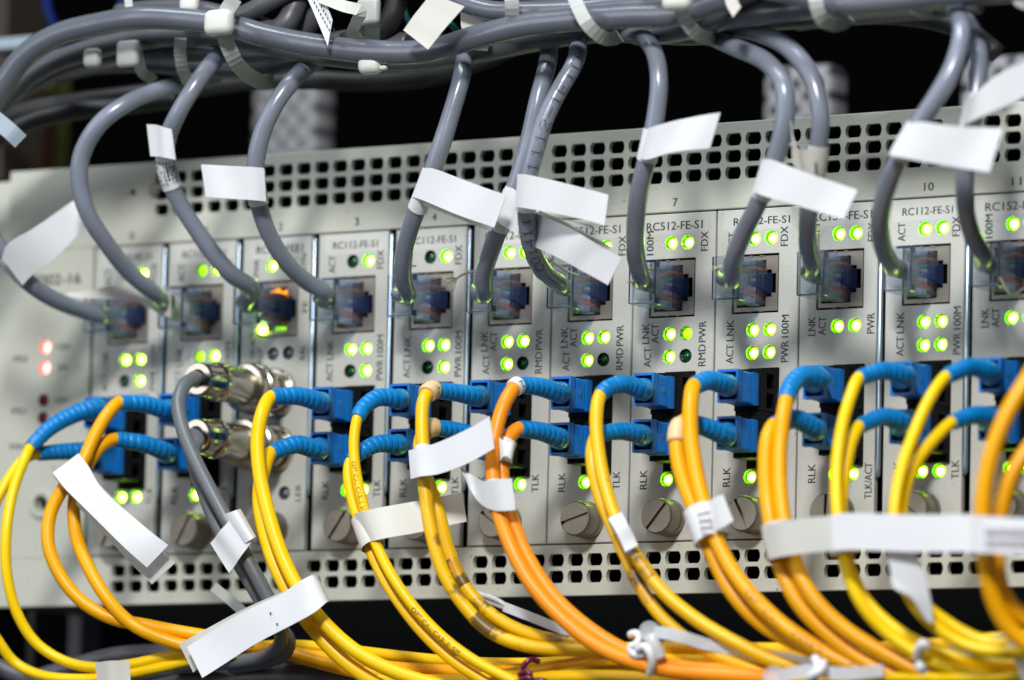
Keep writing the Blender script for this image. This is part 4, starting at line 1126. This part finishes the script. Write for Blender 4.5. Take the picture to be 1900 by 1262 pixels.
flag('broad white flag at far left on the cable of slot 0', [(4, 480, 59), (14, 455, 58), (60, 425, 50), (100, 398, 42), (138, 370, 36)], [(42, 530, 52), (55, 515, 50), (100, 480, 44), (140, 440, 38), (170, 402, 34)], sl=('g0', (8, 470), (40, 512)), wav=.5)
flag('curled white wrap around the plug end of the cable of slot 1', [(318, 545, 20), (290, 528, 21), (245, 522, 24), (200, 532, 26), (150, 540, 28), (115, 541, 30)], [(318, 590, 17), (295, 582, 19), (255, 560, 22), (215, 556, 25), (160, 553, 28), (120, 550, 30)], sl=('g1', (305, 558), (332, 570), .9), mt='paper2')
f = flag('small white flag pointing up on the cable of slot 2, above a printed wrap', [(272, 231, 54), (290, 232, 55), (316, 240, 56)], [(279, 290, 53), (298, 291, 54), (325, 297, 55)], sl=('g2', (309, 285), (318, 345), .35))
scribble(f, 'g2', (309, 300), (318, 342), 2.7, 6, 2.6, 3)
f = flag('square white flag to the left of the cable of slot 3', [(490, 312, 51), (470, 310, 52.5), (430, 308, 54), (373, 305, 56)], [(494, 374, 49), (475, 372, 51), (432, 369, 53), (381, 365, 55)], sl=('g3', (474, 312), (480, 374), .3))
scribble(f, 'g3', (475, 322), (479, 368), 2.64, 4, .5, 8)
f4 = flag('long white flag slanting right from the cable of slot 4', [(786, 312, 50), (800, 312, 51), (860, 334, 53), (938, 362, 55)], [(764, 365, 48), (780, 370, 49.5), (840, 395, 52), (915, 422, 54)], sl=('g4', (800, 316), (776, 384), .3), second=([(784, 372, 47), (850, 396, 48), (912, 421, 49)], [(778, 378, 47), (848, 405, 48), (910, 430, 49)]))
flag('white wrap on the cable of slot 5, half hidden by the printed cable', [(938, 345, 46), (955, 352, 47), (966, 362, 46)], [(914, 404, 45), (935, 420, 46), (958, 432, 45)], sl=('g5', (950, 358), (922, 425), .35), wav=.1)
flag('long grey white flag slanting down right below the cable of slot 6', [(985, 392, 44), (1040, 416, 48), (1100, 448, 51), (1152, 479, 53)], [(985, 455, 41), (1030, 476, 46), (1080, 502, 49), (1126, 529, 51)], second=([(1000, 390, 43), (1060, 418, 46), (1137, 460, 48)], [(1000, 402, 42), (1056, 430, 45), (1128, 476, 47)]))
flag('wide white flag across the printed cable of slot 6', [(960, 323, 55), (975, 324, 56), (1040, 338, 56), (1129, 362, 56)], [(957, 384, 53), (972, 386, 54.5), (1040, 398, 55), (1123, 418, 55)], sl=('g6', (981, 325), (976, 386), .3), second=([(965, 386, 52), (1030, 402, 53), (1098, 418, 53)], [(965, 390, 52), (1030, 405, 53), (1098, 423, 53)]))
flag('bright white flag curling right from the cable of slot 7', [(1203, 238, 54), (1222, 232, 56), (1270, 220, 57), (1337, 209, 58)], [(1186, 294, 51), (1202, 296, 54), (1240, 284, 56), (1316, 275, 57)], sl=('g7', (1208, 240), (1196, 297), .3), wav=.4)
flag('long white flag slanting down right on the cable of slot 8', [(1414, 296, 55), (1428, 296, 56.5), (1500, 322, 57), (1592, 353, 58)], [(1396, 355, 52), (1412, 362, 55), (1480, 382, 56), (1567, 408, 57)], sl=('g8', (1434, 302), (1410, 362), .3))
flag('greenish white wrap with a thin curled tail on the cable of slot 9', [(1467, 224, 56), (1471, 255, 56), (1478, 272, 56), (1490, 278, 54), (1510, 275, 53)], [(1470, 300, 53), (1478, 318, 53), (1484, 326, 53), (1496, 332, 51), (1512, 332, 50)], sl=('g9', (1520, 272), (1511, 330), .45), mt='paper2', wav=.1)
flag('thick white flag pointing right below the cable of slot 10', [(1683, 230, 67), (1705, 226, 68), (1770, 234, 67), (1862, 238, 66)], [(1650, 286, 65), (1668, 291, 67), (1740, 305, 66), (1837, 320, 65)], sl=('g10', (1702, 236), (1672, 290), .3))
flag('white flag sweeping up to the right edge on the cable of slot 11', [(1790, 188, 53), (1806, 175, 56), (1850, 140, 60), (1910, 108, 64)], [(1784, 236, 52), (1797, 228, 55), (1840, 208, 58), (1910, 176, 62)], sl=('g11', (1812, 178), (1798, 242), .3))
# hanging flags in the upper bundle
f = flag('narrow printed flag hanging from the top edge near the middle', [(566, -12, 62), (585, 30, 62), (608, 86, 62)], [(600, -12, 62), (608, 15, 62), (617, 37, 62)], wav=.1)
m = MB()
for row in range(2):
    for q in range(9):
        a = at(578 + q * 3.9 + row * 9, -2 + q * 7.2, 62.5); m.add([a, a + Vector((.28, 0, -.35)), a + Vector((.5, 0, .2)), a + Vector((.15, 0, .45))], [(0, 1, 2, 3)])
m.build('print', M['ink'], f)
flag('folded white flag slanting down at the top, with a beige tip', [(800, -12, 66), (770, 26, 66), (748, 56, 66)], [(862, 12, 66), (830, 48, 66), (794, 92, 66)], mt='paper2', wav=.1)
flag('pale flag behind the front bundle cable at the top', [(854, 15, 48), (856, 50, 48), (872, 92, 48)], [(910, 27, 48), (908, 60, 48), (905, 95, 48)], mt='paper2', wav=.1)
flag('small pointed flag at the top edge right of the square tie', [(1343, -12, 64), (1348, 10, 64), (1360, 32, 64)], [(1368, -12, 64), (1370, 5, 64), (1375, 13, 64)], mt='paper2', wav=.05)

# flags on the fibre cords
flag('long curling white flag hanging from the amber cords of slot 1', [(146, 842, 60), (162, 862, 61), (188, 905, 62), (250, 962, 62), (313, 1012, 62)], [(98, 878, 63), (122, 908, 64), (152, 938, 64), (215, 1000, 63), (272, 1053, 62)],
  second=([(165, 880, 58), (250, 966, 58), (323, 1045, 58)], [(140, 935, 58), (215, 1015, 58), (280, 1084, 58)]), mt2='paper2', wav=.5,
  extra=lambda mb: sheet(mb, [(146, 842, 60), (138, 852, 54), (140, 880, 50), (152, 905, 50)], [(98, 878, 63), (104, 888, 58), (122, 912, 54), (140, 940, 52)], wav=0, mat=1))
f = flag('small folded white flag on the grey coaxial cables', [(438, 948, 63), (420, 972, 63), (404, 990, 63), (390, 1008, 62)], [(470, 1000, 62), (455, 1022, 62), (440, 1042, 62), (426, 1063, 61)], wav=.3, extra=lambda mb: sheet(mb, [(406, 962, 60), (415, 955, 63), (437, 947, 63.2), (446, 944, 60)], [(446, 1014, 59), (452, 1010, 62), (468, 1000, 62.5), (475, 996, 59)], wav=0))
f = flag('long white flag on the yellow cords of slot 3, pointing down left', [(588, 1070, 57), (587, 1066, 61), (578, 1067, 65), (560, 1076, 66), (525, 1100, 66), (440, 1142, 66), (346, 1200, 66)], [(610, 1116, 56), (611, 1115, 60), (604, 1119, 64), (585, 1135, 66), (545, 1158, 66), (465, 1200, 66), (376, 1258, 66)],
  second=([(530, 1095, 63), (440, 1136, 63), (333, 1195, 63)], [(540, 1120, 62), (470, 1165, 62), (358, 1248, 62)]), wav=.4)
m = MB()
for q in ((502, 1138), (514, 1158)):
    a = at(q[0], q[1], 66.6); m.lathe(a.x, a.z, [(66.6, .28), (66.7, .28), (66.72, .01)], 10)
m.build('print', M['ink'], f)
f = flag('aged pale tape flag on the yellow cords of slot 4, passing behind other cords', [(656, 953, 55), (680, 947, 56), (770, 930, 50), (858, 914, 44)], [(677, 1009, 54), (700, 1002, 56), (785, 986, 50), (866, 968, 44)], mt='paper3', sl=('4u', (680, 950), (698, 1010), .3, 0, '4l'))
m = MB()
def line(p0, p1, w=.16):
    a, b = at(*p0), at(*p1); t = (b - a).normalized(); s = t.cross((CAM_POS - a).normalized()) * w
    m.add([a - s, b - s, b + s, a + s], [(0, 1, 2, 3)])
def mk(x): return 51.6 - (x - 770) * .068
for p in (((790, 968), (800, 966)), ((797, 963), (800, 966)), ((797, 970), (800, 966)), ((803, 958), (803, 974)), ((807, 957), (807, 974)), ((811, 956), (811, 973)), ((802, 962), (812, 960)), ((802, 968), (812, 966))):
    line(*[(q[0], q[1], mk(q[0])) for q in p])
m.build('print', M['ink'], f)
flag('white flag on the yellow cords of slot 5, rising to the right', [(758, 836, 58), (775, 832, 59), (810, 822, 60), (860, 800, 61), (908, 772, 62)], [(762, 889, 58), (780, 884, 60), (812, 880, 60), (862, 862, 61), (918, 832, 62)], sl=('5u', (784, 832), (788, 886), .5), wav=.2)
flag('twisted white flag on the orange cords of slot 6, curling up left', [(950, 888, 60), (925, 889, 61), (898, 893, 60), (876, 882, 58), (853, 865, 58)], [(957, 946, 59), (935, 948, 60), (912, 946, 59), (885, 928, 58), (862, 884, 60)], sl=('6u', (916, 892), (926, 948), .35), wav=.1)
flag('crumpled white tape on the lower orange cord of slot 6', sl=('6l', (942, 815), (934, 858), .75), wav=.3, A=[(926, 812, 54), (940, 820, 54), (954, 818, 53)], B=[(928, 852, 54), (940, 846, 55), (950, 858, 53)])
flag('white strip taped along the yellow cords of slot 7', [(1128, 962, 57), (1142, 985, 58), (1160, 1024, 58)], [(1153, 950, 57), (1166, 975, 58), (1184, 1012, 57)], second=([(1160, 1022, 56), (1178, 1045, 55), (1200, 1082, 55)], [(1172, 1018, 56), (1188, 1042, 55), (1210, 1078, 55)]), mt2='clearnylon', sl=('7u', (1130, 965), (1152, 990), .3), wav=.15)
f = flag('white wrap with a small square flag on the amber cords of slot 8', [(1318, 928, 60), (1328, 922, 60), (1341, 917, 59)], [(1328, 985, 59), (1342, 978, 59), (1361, 966, 58)], sl=('8u', (1300, 935), (1325, 998), .5, 0, '8l'), wav=.1)
m = MB()
for q, (w0, y0) in enumerate((('A', 955), ('B', 968), ('C', 982))):
    for k in range(4):
        a = at(1294 + k * 6 + q * 3, y0 - k * 1.2, 60.6); m.box(a.x, a.x + .7, 60.4, 60.5, a.z - .6, a.z + .5)
m.build('print', M['greyprint'], f)
flag('beige tape flag on the yellow cords of slot 9, left part of the long strip', [(1417, 977, 62), (1440, 970, 64), (1490, 962, 66), (1548, 956, 68)], [(1428, 1038, 62), (1450, 1033, 64), (1500, 1026, 66), (1552, 1022, 68)], mt='paper3', sl=('9u', (1453, 972), (1468, 1030), .4, 0, '9l'), wav=.1)
f = flag('white flag on the yellow cords of slot 10, middle of the long strip', [(1541, 956, 69), (1570, 952, 70), (1680, 955, 73), (1824, 954, 77)], [(1546, 1021, 69), (1580, 1020, 70), (1690, 1024, 73), (1822, 1024, 77)], wav=.1, sl=('10u', (1556, 958), (1562, 1020), .4, 0, '10l'))
f2 = flag('white printed flag at the right edge over the thick amber cords', [(1800, 956, 86), (1830, 958, 88), (1920, 963, 88)], [(1800, 1027, 86), (1830, 1026, 88), (1920, 1032, 88)], mt='paper', wav=.1)
m = MB()
for k in range(9):
    for y0 in (1006, 985):
        a = at(1828 + k * 9, y0 + (k % 3), 88.6); m.box(a.x, a.x + .8 + .2 * (k % 2), 88.6, 88.7, a.z - .9, a.z + .7)
m.build('print', M['greyprint'], f2)
f3 = flag('printed white label curling down below the long strip, on the yellow cords of slot 11', [(1645, 1022, 69), (1652, 1060, 69), (1658, 1090, 69), (1690, 1108, 68), (1716, 1150, 66)], [(1698, 1026, 69), (1712, 1056, 69), (1722, 1090, 68), (1728, 1122, 67), (1730, 1158, 66)], wav=.2)
f5 = flag('short white wrap on the two thin yellow cords at the lower left', [(176, 1230, 55), (205, 1226, 56), (240, 1226, 54)], [(182, 1272, 54), (210, 1270, 55), (243, 1270, 53)], wav=.2, mt='paper2')

# ------------------------------------------------------------------ cable ties
def strap(pts, w, thick, label, mt='nylongrey', heads=(), name='cable_tie', group='nylon ties on the upper bundle', ridge=True, wdir=None):
    """flat band along a path, facing the camera, with square heads"""
    path = catmull(px(pts), .8); T, _ = frames(path); mb = MB()
    vs, fs = [], []
    for i, p in enumerate(path):
        n = (CAM_POS - p); n = (n - T[i] * n.dot(T[i])).normalized(); s = T[i].cross(n)
        if wdir is not None:
            s = (wdir - T[i] * wdir.dot(T[i])).normalized(); n = s.cross(T[i]).normalized()
        th = thick * (1 + (.1 if ridge and i % 2 else 0))
        vs += [p + s * w / 2, p + s * w / 2 + n * th, p - s * w / 2 + n * th, p - s * w / 2]
    for i in range(len(path) - 1):
        for k in range(4): fs.append((i * 4 + k, i * 4 + (k + 1) % 4, i * 4 + 4 + (k + 1) % 4, i * 4 + 4 + k))
    fs += [(3, 2, 1, 0), tuple(len(vs) - 4 + k for k in range(4))]
    mb.add(vs, fs)
    o = tag(mb.build(name, M[mt], None), label, 'cable tie', group)
    for (c, sx, sz, sd, m2) in heads:
        h = MB(); a = at(*c); h.box(a.x - sx, a.x + sx, -a.y - sd, -a.y + sd, a.z - sz, a.z + sz)
        hb = h.build('head', M[m2], o, bevel=min(sx, sz, sd) * .92)
        hb.modifiers[0].segments = 5; hb.data.polygons.foreach_set('use_smooth', [True] * len(hb.data.polygons))
    return o
strap([(432, 2, 58), (418, 30, 66), (416, 62, 66), (432, 105, 62), (455, 135, 52), (485, 152, 38), (502, 150, 28)], 4.0, 1.0, 'large tie with a bulky white head at the upper left', heads=[((407, 42, 70), 4.2, 3.4, 2.2, 'nylon')])
strap([(1062, -15, 60), (1072, 12, 62), (1090, 45, 62), (1112, 66, 58), (1135, 72, 48), (1155, 64, 36)], 3.4, .9, 'ribbed grey tie hanging under the bundle between slots 6 and 7')
strap([(1258, 6, 62), (1268, 30, 61), (1285, 55, 58), (1308, 70, 50), (1332, 70, 38)], 3.4, .9, 'ribbed tie with a square white head above slot 7', heads=[((1257, 2, 66), 4.0, 2.4, 2.0, 'nylon')])
strap([(1512, -15, 66), (1515, 10, 66), (1523, 32, 64), (1540, 44, 58), (1560, 44, 48), (1574, 34, 40)], 3.4, .9, 'ribbed grey tie under the bundle at the upper right')
strap([(948, -15, 58), (950, 10, 58), (950, 34, 56)], 3.6, .9, 'short ribbed tie band at the top centre')
strap([(335, 70, 53), (334, 95, 50), (338, 125, 46), (348, 150, 38)], 3.2, .8, 'thin tie band behind the cable of slot 2')
strap([(248, 78, 52), (256, 105, 50), (262, 130, 44), (282, 148, 34)], 3.0, .8, 'tie band with a wide end at the upper left', heads=[((238, 100, 52), 3.4, 3.6, 1.4, 'nylongrey')])
strap([(170, 102, 50), (171, 110, 50), (172, 118, 46)], 2.6, .8, 'small tie with a round end at the upper left', heads=[((172, 108, 53), 2.6, 2.6, 1.6, 'nylongrey')])
strap([(355, -20, 50), (352, 4, 54), (350, 22, 55)], 3.0, .8, 'white tie head poking above the arch', mt='nylon', heads=[((352, 8, 56), 2.8, 2.2, 1.5, 'nylon')])
strap([(238, 0, 52), (240, 18, 54)], 2.0, .7, 'tiny tie nub on top of the arch', mt='nylongrey', heads=[((240, 19, 54), 1.6, .9, 1.2, 'nylongrey')])
strap([(690, 82, 50), (690, 105, 52), (690, 128, 52)], 5.2, .8, 'pale tie head under the bundle above slot 3', mt='nylon', heads=[((688, 121, 55), 3.4, 2.4, 2.2, 'nylon'), ((712, 126, 55), 1.0, .6, .8, 'nylon')])
strap([(598, -4, 62), (640, 12, 63), (668, 20, 62), (662, 40, 58), (655, 60, 52), (668, 78, 44)], 3.0, .8, 'looped white tie beside the printed flag at the top', mt='nylon')
strap([(680, 10, 54), (690, 40, 52), (690, 70, 48), (688, 86, 44)], 4.0, .8, 'grey tie band behind the looped white tie', heads=[((684, 22, 54), 3.4, 3.4, 1.4, 'nylongrey')])
strap([(-30, 205, 72), (0, 228, 74), (20, 245, 74), (38, 262, 72)], 4.4, 1.0, 'pale tie at the left edge around the swept cables', mt='cyanbar', ridge=False)
strap([(1690, 2, 46), (1700, 16, 50), (1712, 22, 48), (1722, 20, 42)], 3.2, .8, 'short white tie under the bundle at upper right', mt='nylon')
strap([(1886, -12, 52), (1900, 2, 54), (1925, 6, 50)], 4.0, .9, 'tie at the top right corner')
# lower bundle
BT = 'nylon ties and twist wires of the lower bundle'
strap([(398, 1090, 40), (425, 1112, 40), (455, 1138, 40), (500, 1170, 38)], 2.6, .8, 'pale pointed tie tail above the long flag of slot 3', mt='nylongrey', group=BT, ridge=False)
CL = strap([(938, 1127, 40), (985, 1145, 40), (1035, 1165, 38), (1100, 1190, 34), (1160, 1205, 30)], 2.4, .8, 'clear tie with a split end behind the orange cords', mt='clearnylon', group=BT, ridge=False)
for pts in ([(830, 1077, 40), (855, 1086, 41), (885, 1100, 41), (920, 1112, 41), (942, 1126, 40)], [(845, 1100, 40), (875, 1106, 40), (910, 1118, 40), (942, 1130, 40)]):
    m = MB(); m.tube(catmull(px(pts), .8), .62, 8); m.build('prong', M['clearnylon'], CL)
def pushtie(c, r, strap_pts, stub, label):
    o = strap(strap_pts, 3.0, .8, label, mt='clearnylon', group=BT, ridge=False)
    a = at(*c); m = MB()
    ax = (CAM_POS - a).normalized(); e1 = ax.cross(Vector((0, 0, 1))).normalized(); e2 = ax.cross(e1)
    prof = [(-.9, r * .8), (-.9, r), (.5, r), (.7, r * .93), (.35, r * .8), (.25, .01)]
    vs = [a + ax * h + (e1 * math.cos(2 * math.pi * k / 36) + e2 * math.sin(2 * math.pi * k / 36)) * q for h, q in prof for k in range(36)]
    fs = [(j * 36 + k, j * 36 + (k + 1) % 36, j * 36 + 36 + (k + 1) % 36, j * 36 + 36 + k) for j in range(5) for k in range(36)]
    m.add(vs, fs, 0, True); m.build('head', M['clearnylon'], o, sharp=40)
    if stub:
        m = MB(); m.tube(catmull(px(stub), .6), 1.75, 18); m.build('stub', M['clearnylon'], o)
pushtie((1205, 1172, 56), 2.5, [(1216, 1172, 55), (1260, 1180, 54), (1310, 1195, 50), (1380, 1208, 46), (1450, 1222, 46), (1515, 1234, 46)], [(1208, 1180, 55), (1215, 1198, 55), (1224, 1222, 54)], 'clear tie with a round flat head standing above the yellow bundle')
pushtie((1436, 1256, 58), 2.6, [(1446, 1254, 57), (1500, 1244, 56), (1570, 1250, 55), (1640, 1244, 53)], None, 'clear tie with a round head at the bottom edge, lower one of two')
strap([(1720, 1222, 45), (1760, 1212, 47), (1830, 1196, 50), (1872, 1188, 52), (1890, 1210, 54), (1910, 1262, 54)], 3.4, .8, 'clear strap bent sharply at the lower right', mt='clearnylon', group=BT, ridge=False)
def twist(label, paths, mt, r):
    m = MB()
    for p in paths: m.tube(catmull(px(p), .5), r, 12)
    return tag(m.build('twist_tie', M[mt], None), label, 'twist tie', BT)
twist('white twist tie curling beside the round headed tie', [[(1170, 1178, 52), (1180, 1176, 53), (1188, 1184, 54), (1180, 1196, 55), (1170, 1202, 55), (1176, 1214, 55), (1192, 1214, 55), (1204, 1206, 55)], [(1184, 1206, 56), (1196, 1200, 57), (1206, 1212, 57), (1210, 1230, 56), (1206, 1250, 54)]], 'paper', 1.05)
twist('white twist tie knotted near the bottom edge', [[(1512, 1222, 58), (1518, 1234, 60), (1514, 1248, 60), (1506, 1264, 58)], [(1528, 1230, 58), (1522, 1244, 61), (1508, 1254, 61), (1500, 1262, 59)]], 'paper', 1.15)
twist('white twist tie loop in the yellow cords at the lower right', [[(1704, 1222, 54), (1705, 1205, 56), (1714, 1194, 57), (1722, 1200, 56)], [(1704, 1234, 57), (1714, 1244, 58)]], 'paper', 1.2)
twist('maroon twist tie wound round the yellow bundle', [[(1000, 1228, 46), (985, 1224, 48), (973, 1234, 49), (972, 1250, 48), (978, 1268, 46)], [(964, 1252, 49), (978, 1246, 51), (984, 1254, 51), (966, 1262, 50), (980, 1258, 52), (990, 1264, 51), (974, 1272, 50), (1000, 1262, 51), (1016, 1266, 50)]], 'maroon', .75)

# ------------------------------------------------------------------ behind the chassis
def post(name, label, cat, x0, x1, y0, y1, d, dep, mt, group=None, bev=.5):
    """upright or bar with depth whose front face stands d mm in front of the face plates"""
    a, b = at(x0, y1, d), at(x1, y0, d); m = MB()
    m.box(min(a.x, b.x), max(a.x, b.x), d - dep, d, a.z, b.z)
    return tag(m.build(name, M[mt], None, bevel=bev), label, cat, group)
PG = 'perforated grey strips behind the chassis'
post('perforated_strip', 'perforated grey strip standing behind the vents above slot 3', 'strip', 462, 588, 128, 320, -150, 12, 'perf', PG, 3)
post('perforated_strip', 'perforated grey strip behind the pair of cables of slots 8 and 9', 'strip', 1410, 1543, 115, 290, -150, 12, 'perf', PG, 3)
post('perforated_strip', 'perforated grey strip at the upper right edge', 'strip', 1775, 1930, 95, 270, -150, 12, 'perf', PG, 3)
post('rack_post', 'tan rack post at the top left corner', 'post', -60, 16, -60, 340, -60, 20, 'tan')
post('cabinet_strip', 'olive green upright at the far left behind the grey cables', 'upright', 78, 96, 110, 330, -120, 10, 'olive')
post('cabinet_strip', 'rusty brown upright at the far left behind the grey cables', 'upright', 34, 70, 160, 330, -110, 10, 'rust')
post('pale_bar', 'pale blue bar at the left edge under the arch', 'bar', -40, 75, 64, 96, -15, 8, 'cyanbar')
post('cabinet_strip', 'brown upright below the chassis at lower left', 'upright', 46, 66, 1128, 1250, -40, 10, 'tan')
post('cabinet_strip', 'grey upright below the chassis at lower left', 'upright', 122, 152, 1128, 1250, -50, 10, 'steelpost')
m = MB()
m.box(-900, 900, -330, -320, -700, 700)
tag(m.build('backdrop', M['backdrop'], None), 'dark inside of the cabinet behind the chassis', 'backdrop', kind='structure')
